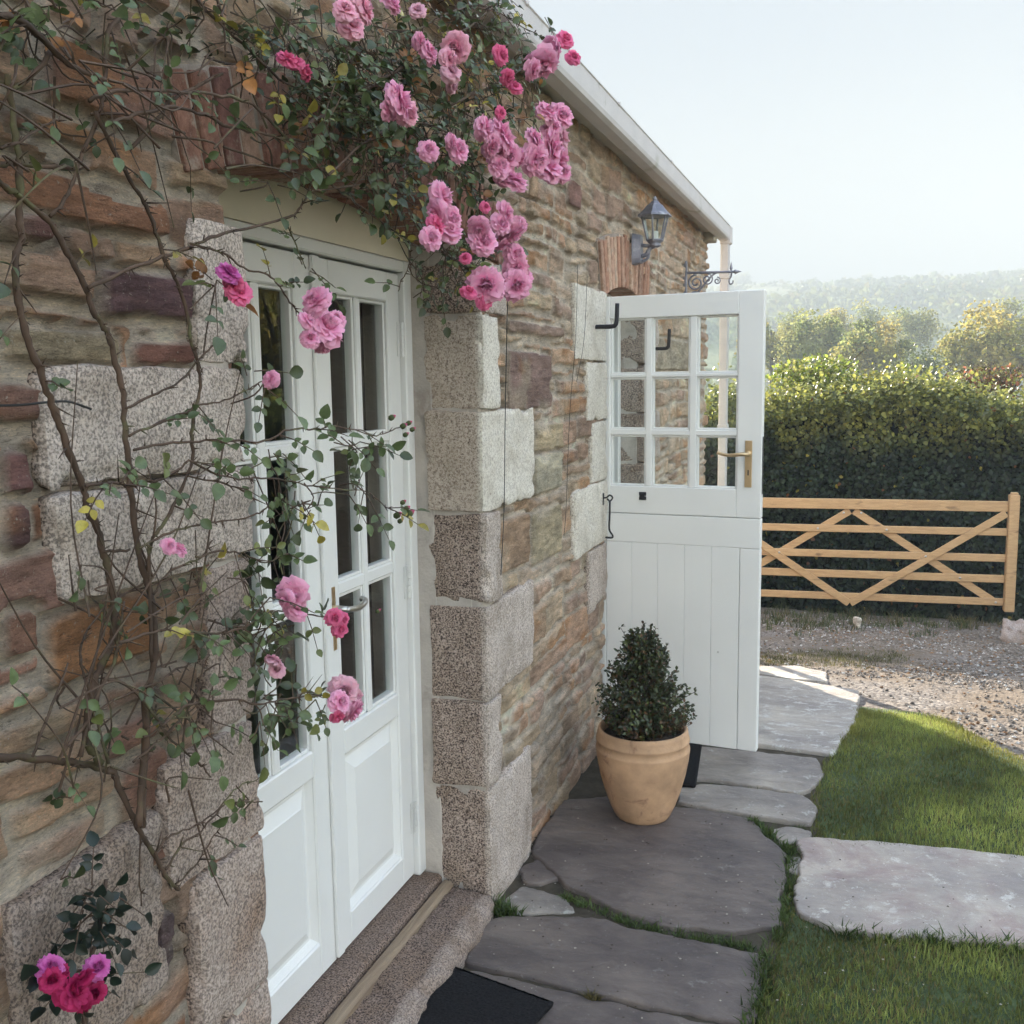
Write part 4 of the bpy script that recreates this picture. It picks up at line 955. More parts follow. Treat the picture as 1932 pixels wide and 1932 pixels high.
slab([(-120, 880), (-60, 800), (20, 812), (250, 866), (600, 945), (950, 1012), (930, 1300), (-300, 1300)], 'dark flagstone at the bottom edge, partly under the black mat', 'slab_dark', -.004, 5)
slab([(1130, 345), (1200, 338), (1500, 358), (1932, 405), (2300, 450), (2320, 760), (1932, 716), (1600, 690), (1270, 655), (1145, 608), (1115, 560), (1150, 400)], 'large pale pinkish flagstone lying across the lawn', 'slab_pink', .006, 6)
slab([(1035, 300), (1100, 288), (1180, 306), (1172, 330), (1070, 346)], 'small wedge of stone at the corner of the lawn', 'slab_mid', -.004, 7, res=.012)
slab([(700, 208), (710, 160), (800, 145), (1000, 162), (1150, 187), (1186, 212), (1176, 280), (1050, 265), (900, 242)], 'narrow grey flagstone strip behind the terracotta pot', 'slab_mid', .004, 8)
slab([(735, 120), (775, 10), (990, 30), (1195, 52), (1215, 110), (1160, 168), (1130, 176), (1000, 150), (850, 130)], 'grey flagstone below the free corner of the stable door', 'slab_mid', .004, 9)
slab([(1380, 1268), (1500, 1284), (1619, 1303), (1611, 1360), (1572, 1424), (1432, 1403), (1290, 1388), (1290, 1280)], 'pale flagstone at the end of the path beside the lawn tip', 'slab_pale', .004, 10, zp)
slab([(1330, 1258), (1500, 1254), (1556, 1266), (1560, 1284), (1500, 1279), (1370, 1262)], 'thin pale stone edging the gravel past the stable door', 'slab_pale', -.004, 11, zp, res=.015)
slab([(90, 545), (150, 500), (290, 540), (330, 585), (200, 590), (60, 600)], 'small broken stone wedge beside the granite step', 'slab_mid', -.006, 12, res=.012)
slab([(150, 440), (215, 400), (270, 470), (215, 485), (160, 480)], 'small dark stone wedge at the foot of the quoin', 'slab_dark', -.004, 13, res=.012)
slab([(1105, 395), (1140, 395), (1150, 425), (1128, 450), (1100, 440)], 'tiny stone wedged in the grassy joint beside the pinkish slab', 'slab_mid', -.006, 14, res=.008)

# rubber mats
def mat_obj(P, label, seed):
    o, Q = outline_obj('door_mat', P, 0.006, 0.020, M['rubber'], label, 'door mat', res=.015, bev=.004, jit=.0, seed=seed, top_noise=0); return Q
a = onz(835, 1822, .01)[:2]; b_ = onz(1042, 1897, .01)[:2]; u = (b_ - a); Lm = np.linalg.norm(u); u /= Lm; w = np.array([u[1], -u[0]])
if w[1] > 0: w = -w
Pm = [a + u * Lm * k / 48 + w * (0.011 * abs(math.sin(k * math.pi / 4)) - .011) for k in range(49)] + [a + u * Lm + w * .65, a + w * .65 - u * .0]
MQ1 = mat_obj(Pm, 'black rubber mat with a scalloped edge in front of the granite step', 2)
m1, m2 = zp(1324, 1408), zp(1312, 1490)
MQ2 = mat_obj([m1, m2, m2 + np.array([-.36, .02]), m1 + np.array([-.36, .05])], 'black rubber mat mostly hidden behind the terracotta pot', 3)

# ================================================================ GATE
A_ = np.array([1.37, 10.93]); B_ = np.array([-1.67, 10.67]); gd = (B_ - A_); GL = np.linalg.norm(gd); gd /= GL
GM = Matrix(((gd[0], -gd[1], 0, A_[0]), (gd[1], gd[0], 0, A_[1]), (0, 0, 1, 0), (0, 0, 0, 1)))   # x along the gate to the left, y: +y is towards the camera
gate = thing('field_gate', (float(A_[0]), float(A_[1]), -0.82), 'new pale softwood five bar field gate with crossed braces in front of the hedge', 'gate')
fs = np.sign((np.array(GM.to_3x3() @ Vector((0, 1, 0)))[:2] @ np.array([0, -1])))
def gb(name, x0, x1, y0, y1, z0, z1, b=.006, Mx=None): 
    g = MB(); g.box(x0, x1, y0 * fs, y1 * fs, z0, z1, b, GM if Mx is None else GM @ Mx); return g.build(name, M['gatewood'], gate)
L2 = 1.465
for z0, z1 in ((.283, .39), (.044, .119), (-.22, -.143), (-.432, -.353), (-.664, -.589)): gb('rail', 0.0, 2 * L2, -.012, .012, z0, z1)
pst = MB(); pst.box(-.095, .0, -.045 * fs, .045 * fs, -.72, .455, .008, GM); pst.box(-.08, -.015, -.03 * fs, .03 * fs, .45, .478, .012, GM); pst.build('stile', M['gatewood'], gate)
gb('stile', 2 * L2, 2 * L2 + .08, -.04, .04, -.70, .45)
def brace(xa, za, xb, zb, y0, y1, w=.075):
    d = math.hypot(xb - xa, zb - za); a = math.atan2(zb - za, xb - xa)
    Mx = Matrix.Translation((xa, 0, za)) @ Matrix.Rotation(-a, 4, 'Y'); gb('brace', 0, d, y0, y1, -w / 2, w / 2, .004, Mx)
brace(L2 - .005, -.695, .02, .27, .0135, .032); brace(L2 + .005, -.695, 2 * L2 - .02, .27, .0135, .032)
brace(L2 - .02, .265, .10, -.62, -.032, -.0135); brace(L2 + .02, .265, 2 * L2 - .10, -.62, -.032, -.0135)
for s in (-1, 1):
    for (xo, z) in ((L2 - .08, -.627), (L2 - .42, -.39), (L2 - .75, -.18), (L2 - 1.13, .082), (L2 - 1.38, .25)):
        k = MB(); k.lathe([(.012, 0), (.012, .004), (.006, .007)], 8, M=GM @ Matrix.Translation((L2 + s * (xo), .0325 * fs, z)) @ Matrix.Rotation(-math.pi / 2 * fs, 4, 'X')); k.build('bolt', M['steel'], gate)
GS = onground(1914, 1206); block('granite_stone', 1.50, 1.95, GS[1] - .12, GS[1] + .2, -.95, -.50, M['granite_brown'], 133, r=.09, res=.03, rough=.05, parent=None)
o = bpy.data.objects['granite_stone']; tag(o, 'rough upright granite stone leaning beside the gate post', 'stone')
V = np.array([v.co for v in o.data.vertices]); V[:, 0] += -.0 + np.where(V[:, 2] > -.72, (V[:, 2] + .72) * .1, 0); s_ = 1 - .45 * sstep(-.9, -.5, V[:, 2]); V[:, 0] = GS[0] - .10 + (V[:, 0] - 1.50) * s_ 
o.data.vertices.foreach_set('co', V.reshape(-1).astype(np.float32))
rg = np.random.default_rng(3); rk = MB()
wp = onground(1618, 1181); block('stone', wp[0] - .03, wp[0] + .03, wp[1] - .03, wp[1] + .03, wp[2] - .03, wp[2] + .075, M['granite_pale'], 140, r=.012, res=.012, rough=.03, parent=None); tag(bpy.data.objects['stone'], 'small white stone on the gravel under the middle of the gate', 'stone')

# ================================================================ GROUND
ri = np.concatenate([[0.02], np.geomspace(0.3, 640, 150)]); th = np.concatenate([np.linspace(-1.2, 1.2, 170) + math.pi / 2 + 0.1, np.linspace(math.pi / 2 + 1.36, 2.5 * math.pi - 1.16, 40)])
Rr, Th = np.meshgrid(ri, th, indexing='ij'); gx = Rr * np.cos(Th); gy = Rr * np.sin(Th)
zz = gz(gx, gy) - 0.035; nr_, nt_ = gx.shape; I = np.arange(nr_ * nt_).reshape(nr_, nt_); In = np.roll(I, -1, 1)
F = np.stack([I[:-1], I[1:], In[1:], In[:-1]], -1).reshape(-1, 4)
V = np.stack([gx, gy, zz], -1).reshape(-1, 3)
tag(mk('ground', V, [F], M['ground'], None, True), kind='structure')

def sheet(name, x0, x1, y0, y1, step, dz, mat, poly=None, nz=0.0):
    X, Y = np.meshgrid(np.arange(x0, x1, step), np.arange(y0, y1, step), indexing='ij'); x, y = X.ravel(), Y.ravel()
    n0, n1 = X.shape; I = np.arange(n0 * n1).reshape(n0, n1); F = np.stack([I[:-1, :-1], I[1:, :-1], I[1:, 1:], I[:-1, 1:]], -1).reshape(-1, 4)
    z = gz(x, y) + dz + nz * fbm(x * 5, y * 5, 91, 4)
    if poly is not None:
        ins = inpoly(x, y, poly); d = polydist(x, y, poly); sd = np.where(ins, d, -d); z = z - 0.045 * sstep(0.03, -0.03, sd)
        F = F[(sd[F] > -0.045).any(1)]
    u = np.unique(F); r = np.full(len(x), -1); r[u] = np.arange(len(u))
    return tag(mk(name, np.stack([x, y, z], 1)[u], [r[F]], mat, None, True), kind='structure')
sheet('gravel_drive', -3.0, 9.0, 4.2, 11.4, 0.06, -0.022, M['gravel'], None, 0.012)
sheet('soil', -1.12, 0.15, 1.5, 4.5, 0.02, -0.014, M['ground'], None, 0.008)
LP = [zp(*p) for p in ((1622, 1306), (1608, 1365), (1548, 1440), (1528, 1500), (1534, 1590))] + [z8(1120, 345), z8(1150, 400), z8(1112, 480), z8(1070, 560), z8(1060, 640), z8(1005, 740), z8(1000, 870), z8(960, 990), z8(940, 1300)]
LP = LP + [np.array(p) for p in ((-.28, 1.2), (-.30, -2.0), (4.5, -2.0), (4.5, 2.6), (3.0, 3.3), (1.7, 3.95))] + [zp(*p) for p in ((1990, 1458), (1932, 1425), (1860, 1393), (1800, 1362), (1735, 1336), (1670, 1315))]
LP = np.array(LP)
sheet('lawn', -.6, 4.6, -2.1, 5.6, 0.03, -0.012, M['turf'], LP, 0.008)

rg = np.random.default_rng(21)
def blades(name, x, y, hgt, wid, C, mat, dz=-.015, lean=.5):
    n = len(x); a = rg.uniform(0, 2 * math.pi, n); b = rg.uniform(0, 2 * math.pi, n); P = np.stack([x, y, gz(x, y) + dz], 1)
    w = np.stack([np.cos(a), np.sin(a), 0 * a], 1) * wid[:, None] * .5; l = np.stack([np.cos(b), np.sin(b), 0 * b], 1) * (hgt * lean * rg.uniform(.1, 1.3, n))[:, None]; up = np.zeros((n, 3)); up[:, 2] = hgt
    V = np.stack([P - w, P + w, P + up * .55 + l * .35 + w * .8, P + up * .55 + l * .35 - w * .8, P + up + l], 1)
    k = (np.arange(n) * 5)[:, None]
    F = [k + np.array([[0, 1, 2, 3]]), k + np.array([[3, 2, 4]])]
    return mk(name, V.reshape(-1, 3), F, mat, None, False, col=np.repeat(C, 5, 0))
def scatter(n, x0, x1, y0, y1): return rg.uniform(x0, x1, n), rg.uniform(y0, y1, n)
xs, yys = [], []
for (n, box) in ((52000, (-.35, 1.2, 1.9, 3.3)), (66000, (-.3, 1.5, 3.4, 5.45)), (16000, (1.2, 4.5, 0.2, 4.4)), (9000, (-.35, 4.5, -2, 1.9))):
    a, c = scatter(n, *box); xs.append(a); yys.append(c)
gx = np.concatenate(xs); gy = np.concatenate(yys)
ok = inpoly(gx, gy, LP) & (rg.random(len(gx)) < 0.35 + 0.65 * sstep(0, .02, polydist(gx, gy, LP)))
for Q in SL:
    ins = inpoly(gx, gy, Q); d = polydist(gx, gy, Q); ok &= ~(ins & (d > 0.006 + 0.012 * rg.random(len(gx))))
gx, gy = gx[ok], gy[ok]; n = len(gx)
cn = fbm(gx * 3, gy * 3, 15, 4)
C = np.array((.25, .28, .08)) * (1 + 1.0 * cn)[:, None] * rg.uniform(.6, 1.4, (n, 1)); m = rg.random(n) < .10 + .18 * sstep(.1, .35, fbm(gx * 2, gy * 2, 16, 3)); C[m] = np.array((.24, .19, .08)) * rg.uniform(.6, 1.2, (m.sum(), 1))
ed = sstep(.16, .02, polydist(gx, gy, LP)) * sstep(4.4, 4.9, gy); C = C * (1 - .6 * ed[:, None]) + np.array((.36, .33, .08)) * .6 * ed[:, None]  # far lawn edge coloured yellower to carry its sunlit strip
tag(blades('grass', gx, gy, rg.uniform(.014, .034, n) * (1 + .6 * cn), rg.uniform(.0022, .004, n), np.clip(C, .01, .5), M['grass']), 'short lawn grass with dry flecks', 'grass', kind='stuff')

# weeds and moss in the joints, tufts at the foot of the walls and under the gate
wx, wy, hh_, cc = [], [], [], []
def tuft(px, py, n, r, h, c=(.06, .09, .025)):
    a = rg.normal(0, r, (n, 2)); wx.append(px + a[:, 0]); wy.append(py + a[:, 1]); hh_.append(rg.uniform(.4, 1.2, n) * h); cc.append(np.array(c) * rg.uniform(.5, 1.6, (n, 1)))
def line_t(pts, conv, per, r, h, c=(.075, .11, .03)):
    per = per * 2; h = h * 1.25
    P = np.array([conv(*p) for p in pts])
    for i in range(len(P) - 1):
        for k in range(per):
            if rg.random() < .95: q = P[i] + (P[i + 1] - P[i]) * rg.random(); tuft(q[0], q[1], rg.integers(5, 22), r, h * rg.uniform(.5, 1.3), c)
line_t([(20, 560), (60, 590), (130, 600)], z8, 14, .014, .035); line_t([(280, 530), (420, 580), (560, 640), (700, 668), (860, 690), (1010, 730)], z8, 14, .010, .02)
line_t([(960, 268), (1010, 300), (1090, 360), (1110, 400), (1085, 500), (1080, 600), (1050, 700)], z8, 12, .012, .026); line_t([(700, 150), (850, 138), (1000, 156), (1160, 180)], z8, 6, .008, .014)
line_t([(690, 216), (900, 246), (1050, 272), (1170, 288)], z8, 6, .008, .012); line_t([(380, 890), (420, 898)], z8, 8, .006, .02, (.12, .1, .04)); line_t([(990, 35), (1200, 56)], z8, 6, .01, .014)
line_t([(1010, 760), (1000, 870), (960, 990)], z8, 16, .014, .03); line_t([(1240, 345), (1500, 362), (1932, 408)], z8, 10, .012, .022); line_t([(1270, 660), (1600, 696), (1932, 722)], z8, 18, .014, .03)
for k in range(170):
    p = onground(rg.uniform(1440, 1960), rg.normal(1168, 11)); tuft(p[0], p[1], rg.integers(8, 26), .04, rg.uniform(.04, .13), (.075, .09, .03) if rg.random() < .7 else (.16, .13, .06))
for k in range(420):
    p = onground(rg.uniform(1437, 1700), rg.normal(1238 + .0, 9)); tuft(p[0] + .0, p[1], rg.integers(6, 20), .05, rg.uniform(.01, .03), (.10, .095, .03))
wx, wy, hh_, cc = map(np.concatenate, (wx, wy, hh_, cc)); okk = wx > WX - .02; wx, wy, hh_, cc = wx[okk], wy[okk], hh_[okk], cc[okk]
tag(blades('weeds', wx, wy, hh_, np.clip(hh_ * .14, .0018, .007), np.clip(cc, .01, .5), M['grass'], -.020, .9), 'weeds and moss in the paving joints and along the gravel', 'weeds', kind='stuff')

# loose gravel
def pebbles(name, x, y, r, C, dz, flat=.6):
    n = len(x); T = np.array([(1, 0, 0), (-1, 0, 0), (0, 1, 0), (0, -1, 0), (0, 0, 1), (0, 0, -1)], float); Fq = np.array([[0, 2, 4], [2, 1, 4], [1, 3, 4], [3, 0, 4], [2, 0, 5], [1, 2, 5], [3, 1, 5], [0, 3, 5]])
    V = T[None] * rg.uniform(.6, 1.2, (n, 6, 1)) * r[:, None, None]; V[..., 2] *= flat; a = rg.uniform(0, 6.28, n); c, s = np.cos(a), np.sin(a)
    Vx = V[..., 0] * c[:, None] - V[..., 1] * s[:, None]; Vy = V[..., 0] * s[:, None] + V[..., 1] * c[:, None]
    V = np.stack([Vx + x[:, None], Vy + y[:, None], V[..., 2] + (gz(x, y) + dz)[:, None]], -1)
    F = ((np.arange(n) * 6)[:, None, None] + Fq[None]).reshape(-1, 3); return mk(name, V.reshape(-1, 3), [F], M['pebble'], None, False, col=np.repeat(C, 6, 0))
n = 52000; x = rg.uniform(-1.2, 3.2, n); y = 4.6 + 6.4 * rg.random(n) ** 1.3
dens = sstep(-.25, .25, fbm(x * .9, y * 1.4, 33, 4) + .12 * np.cos(y * 2.0)); ok = (rg.random(n) < .08 + .7 * dens) & ~inpoly(x, y, LP)
for Q in SL: ok &= ~inpoly(x, y, Q)
x, y = x[ok], y[ok]; n = len(x); br = rg.uniform(.45, 1.5, (n, 1)); C = np.array((.22, .185, .155)) * br; m = rg.random(n) < .12; C[m] = np.array((.22, .12, .06)) * rg.uniform(.6, 1.3, (m.sum(), 1)); m = rg.random(n) < .08; C[m] = np.array((.5, .48, .45))
tag(pebbles('gravel_stones', x, y, rg.uniform(.005, .017, n), C, -.018), 'loose gravel stones and bits on the drive', 'gravel', kind='stuff')
n = 420; q = [z8(rg.uniform(0, 1900), rg.uniform(220, 990)) for _ in range(n)]; x = np.array([p[0] for p in q]); y = np.array([p[1] for p in q]); C = np.where(rg.random((n, 1)) < .6, np.array([[.07, .055, .04]]), np.array([[.4, .36, .3]]))
tag(pebbles('crumbs', x, y, rg.uniform(.0012, .005, n) , C, .006, .5), 'grit and crumbs scattered over the flagstones', 'grit', kind='stuff')

# ================================================================ HEDGE AND LAND BEYOND
rg = np.random.default_rng(44)
hd = thing('hedge', (0.5, 11.9, -0.95), 'tall ivy covered hedge behind the wooden gate, dark below and sunlit along its top', 'hedge')
def htop(x): return 1.24 + .05 * np.sin(x * 2.3 + .4) + .18 * fbm(x * 1.7, x * 0 + 2.2, 71, 3)
def hface(x, z): return 11.42 + .30 * fbm(x * 1.3, z * 1.3, 72, 4) + .12 * (z - .2) * 0.4
def hedge_leaves(name, n, x0, x1, size, mode):
    x = rg.uniform(x0, x1, n)
    if mode == 'face': z = -0.98 + (htop(x) + .98) * rg.random(n); y = hface(x, z) + np.abs(rg.normal(0, .10, n)) - .05
    else:
        y = 11.4 + 1.5 * rg.random(n); z = htop(x) + .12 * np.sin((y - 11.3) * 2.2) + rg.normal(0, .08, n) + np.where(rg.random(n) < .12, rg.exponential(.10, n), 0) + .1 * fbm(x * 4, y * 4, 73, 3); y += .1 * rg.normal(size=n)
    P = np.stack([x, y, z], 1); N = rdir(n, rg) * .8 + (np.array([0, -1, .35]) if mode == 'face' else np.array([-.2, -.3, 1]))
    D = rdir(n, rg) * .9 + np.array([0, -.2, -.5]) if mode == 'face' else rdir(n, rg) + np.array([0, -.1, .5])
    C = np.array((.03, .048, .02)) * rg.uniform(.45, 1.7, (n, 1)); b = sstep(.75, 1.15, z - .3 * fbm(x * 3, x * 2, 74, 3))[:, None]; lit_growth = np.where(rg.random((n, 1)) < .5, np.array([[.30, .30, .075]]), np.array([[.15, .17, .055]])) * rg.uniform(.6, 1.4, (n, 1))  # upper leaf colour carries the sunlit band as well as new growth
    C = C * (1 - b) + lit_growth * b; m = rg.random(n) < .007; C[m] = np.array((.42, .34, .05)); m = rg.random(n) < .006; C[m] = np.array((.25, .11, .04))
    return leaves(name, P, D, N, rg.uniform(.6, 1.25, n) * size, C, M['hedgeleaf'], hd, .85, .12, .1, size > .09)
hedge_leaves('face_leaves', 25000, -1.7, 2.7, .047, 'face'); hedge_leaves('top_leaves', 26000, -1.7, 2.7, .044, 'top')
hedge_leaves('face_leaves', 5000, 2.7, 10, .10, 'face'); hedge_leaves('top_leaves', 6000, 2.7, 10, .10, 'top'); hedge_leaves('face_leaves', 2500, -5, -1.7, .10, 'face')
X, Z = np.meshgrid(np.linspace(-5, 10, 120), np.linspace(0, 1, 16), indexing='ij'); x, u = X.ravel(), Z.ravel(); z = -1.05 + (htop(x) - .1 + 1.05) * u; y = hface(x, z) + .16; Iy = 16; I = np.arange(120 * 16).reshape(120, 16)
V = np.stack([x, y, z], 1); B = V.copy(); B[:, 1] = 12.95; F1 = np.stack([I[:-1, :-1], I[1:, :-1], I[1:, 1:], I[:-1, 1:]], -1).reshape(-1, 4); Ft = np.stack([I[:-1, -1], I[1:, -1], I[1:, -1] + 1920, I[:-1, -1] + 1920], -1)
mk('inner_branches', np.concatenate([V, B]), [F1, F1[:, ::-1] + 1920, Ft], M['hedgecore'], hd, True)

def bramble(label, px, py, wpx, hpx, n, cols, D, stems=14, leafs=.05, name='bramble_bush', cat='bush'):
    c = atd(px, py, D); sx = wpx / FOC * D; sz = hpx / FOC * D
    t = thing(name, (c[0], c[1], 1.2), label, cat)
    q = rdir(n, rg) * (rg.random((n, 1)) ** .45); bump_ = 1 + .35 * fbm(q[:, 0] * 2.2 + px, q[:, 2] * 2.2, 75, 3)
    P = c + q * np.array([sx, .45, sz]) * bump_[:, None] + rg.normal(0, .03, (n, 3))
    k = rg.integers(0, len(cols), n); C = np.array(cols)[k] * rg.uniform(.6, 1.4, (n, 1))
    leaves('leaves', P, rdir(n, rg) + np.array([0, 0, .35]), rdir(n, rg) + np.array([-.2, .1, 1]), rg.uniform(.6, 1.25, n) * leafs, C, M['hedgeleaf'], t, .7, .12)
    b = MB()
    for i in range(stems):
        a = rg.normal(size=3) * .25; st = c + np.array([a[0] * sx * 2, a[1], -sz]); tip = c + np.array([rg.uniform(-1.1, 1.1) * sx, a[2], sz * rg.uniform(.8, 1.45)]); mid = (st + tip) / 2 + rg.normal(0, .08, 3)
        p = catmull([st, mid, tip], 5); b.tube(p, np.linspace(.006, .0025, len(p)), 4)
    b.build('stems', M['cane'], t)
G1 = [(.28, .34, .06), (.19, .24, .055), (.12, .16, .045), (.30, .29, .09)]
bramble('bright yellow green bush rising highest above the hedge beside the white door', 1540, 718, 92, 44, 2600, G1, 12.2)
bramble('small yellow green bush on the hedge top, left of the dark gap', 1655, 735, 50, 26, 1000, [(.23, .24, .05), (.12, .15, .04), (.3, .26, .06)], 12.2)
bramble('narrow upright green ivy spire on the hedge top', 1708, 730, 20, 38, 600, G1[:3], 12.1, 6)
bramble('reddish brown bramble tangle on the hedge top at the right edge', 1868, 722, 78, 28, 900, [(.24, .13, .07), (.30, .12, .07), (.17, .16, .05), (.2, .2, .06)], 12.2, 60)
bramble('pale olive bramble growth on the hedge top left of the reddish tangle', 1790, 752, 55, 22, 1000, [(.17, .19, .06), (.22, .2, .07), (.1, .13, .04)], 12.1, 20)

def tree(label, px, py, rpx, D, cols, name='tree', n=5200, lsz=None, flat=.85, group='trees in the valley beyond the hedge', pos=None):
    c = atd(px, py, D) if pos is None else np.array(pos, float); r = rpx / FOC * D if pos is None else rpx; zb = float(gz(c[0], c[1]))
    t = thing(name, (c[0], c[1], zb), label, 'tree', group)
    ncl = 26; cc = rdir(ncl, rg) * (rg.random((ncl, 1)) ** .4) * np.array([1, 1, flat]) * r * .78; cc[:, 2] += np.abs(cc[:, 2]) * .1
    cr = rg.uniform(.24, .46, ncl) * r; k = rg.integers(0, ncl, n); q = rdir(n, rg) * (rg.random((n, 1)) ** .35)
    P = c + cc[k] + q * cr[k][:, None] * np.array([1, 1, .8]); P[:, 2] = np.maximum(P[:, 2], zb + .4)
    C = np.array(cols)[rg.integers(0, len(cols), ncl)][k] * rg.uniform(.6, 1.45, (n, 1))
    ls = lsz or r * .085
    leaves('crown', P, rdir(n, rg) + np.array([0, 0, -.3]), q + rdir(n, rg) * .8, rg.uniform(.6, 1.3, n) * ls, C, M['treeleaf'], t, .8, .15, .1, True)
    b = MB(); top = c + np.array([0, 0, r * .4]); b.tube(catmull([(c[0], c[1], zb - .3), (c[0] + .04 * r, c[1], (zb + c[2]) / 2), tuple(top)], 4), np.linspace(.09 * r, .03 * r, 9), 8)
    for i in range(9):
        e = c + cc[i]; s = np.array([c[0], c[1], max(zb + .2, c[2] - r * rg.uniform(.1, .7))]); b.tube(catmull([s, (s + e) / 2 + np.array([0, 0, .08 * r]), e], 3), np.linspace(.032 * r, .008 * r, 7), 5)
    b.build('trunk', M['bark'], t)
OL = [(.30, .27, .08), (.36, .30, .10), (.24, .23, .07)]; GR = [(.20, .23, .08), (.24, .25, .09), (.29, .28, .10)]; DK = [(.07, .09, .045), (.09, .11, .05)]; AU = [(.36, .32, .11), (.30, .28, .09), (.40, .33, .12)]
tree('broad olive yellow tree beyond the hedge at the right edge', 1858, 668, 104, 46, OL, n=7500)
tree('olive tree in front of the woods, above the middle of the gate', 1640, 655, 80, 52, OL + GR, n=5500)
tree('grey green tree beyond the bright hedge bush', 1545, 655, 78, 60, GR, n=5000)
tree('dark rounded tree filling the dip in the hedge top', 1745, 712, 62, 40, DK, n=4200)
tree('pale green tree close to the edge of the white door', 1455, 655, 72, 66, GR + OL, n=4500)
tree('yellow autumn tree standing behind the olive trees', 1572, 622, 46, 85, AU, n=3000)
tree('soft green tree behind the gap between the olive trees', 1722, 628, 62, 92, GR, n=3500)
tree('pale green tree rising behind the broad olive tree', 1915, 612, 62, 88, GR + OL, n=3500)
tree('hazy green tree low in the valley left of the yellow tree', 1500, 625, 48, 100, GR, n=2600)
tree('hazy grey green tree between the yellow and soft green trees', 1640, 612, 52, 110, GR, n=2600)
tree('golden tree on the far side of the lawn to the right of the view', 0, 0, 2.3, 0, AU, n=3000, pos=(6.6, 15.0, 2.6), group='trees by the garden')
tree('green gold tree by the hedge to the right of the view', 0, 0, 2.6, 0, AU + OL, n=3000, pos=(10.5, 13.5, 2.8), group='trees by the garden')
tree('tall olive tree by the garden behind the hedge to the right', 0, 0, 2.4, 0, OL, n=3000, pos=(9.0, 18.0, 3.4), group='trees by the garden')
for i, (px, r, lab) in enumerate(((1400, 20, 'hazy round tree on the skyline just above the white door'), (1535, 9, 'small hazy tree on the skyline above the bright hedge bush'), (1632, 13, 'hazy domed tree standing alone on the skyline'), (1765, 15, 'hazy low tree on the skyline right of the domed tree'), (1880, 18, 'hazy broad tree on the skyline near the right edge'), (1925, 14, 'hazy tree on the skyline at the right edge'))):
    D = 495.; d = ray(px, 535); P = CAMP + d * D; zt = float(gz(P[0], P[1])); tree(lab, 0, 0, r / FOC * D, 0, DK + GR, n=420, lsz=1.2, pos=(P[0], P[1], zt + r / FOC * D * .35), group='trees on the skyline', name='skyline_tree')
# hillside woods: beyond counting
n = 60000; ang_ = math.pi / 2 + rg.uniform(-.62, .52, n); R = 110 + 375 * rg.random(n) ** .9; x = R * np.cos(ang_) ; y = R * np.sin(ang_)
wd = fbm(x / 55, y / 38, 81, 4) + .22 * sstep(260, 130, R); row = np.abs(((y + .3 * x) / 62) % 1 - .5) < .05
ok = (wd > .02) | (row & (rg.random(n) < .6)); x, y = x[ok], y[ok]; n = len(x); z = gz(x, y) + rg.uniform(0, 5, n) * (.3 + .7 * sstep(480, 380, R[ok])) * (.4 + .6 * (np.abs(wd[ok]) > .05))
k = fbm(x / 25, y / 25, 82, 3); C = np.where(k[:, None] > .05, np.array([[.16, .18, .07]]), np.array([[.09, .115, .055]])) * rg.uniform(.6, 1.4, (n, 1)); m = rg.random(n) < .12; C[m] = np.array((.17, .15, .06))
o = leaves('hillside_woods', np.stack([x, y, z], 1), rdir(n, rg), rdir(n, rg) + np.array([0, -1, .6]), rg.uniform(.9, 1.9, n) * (.5 + R[ok] / 350), C, M['treeleaf'], None, .9, .15, .1, True, loc=(0, 200, 0)); tag(o, 'hazy woodland covering the far hillside', 'woods', kind='stuff')

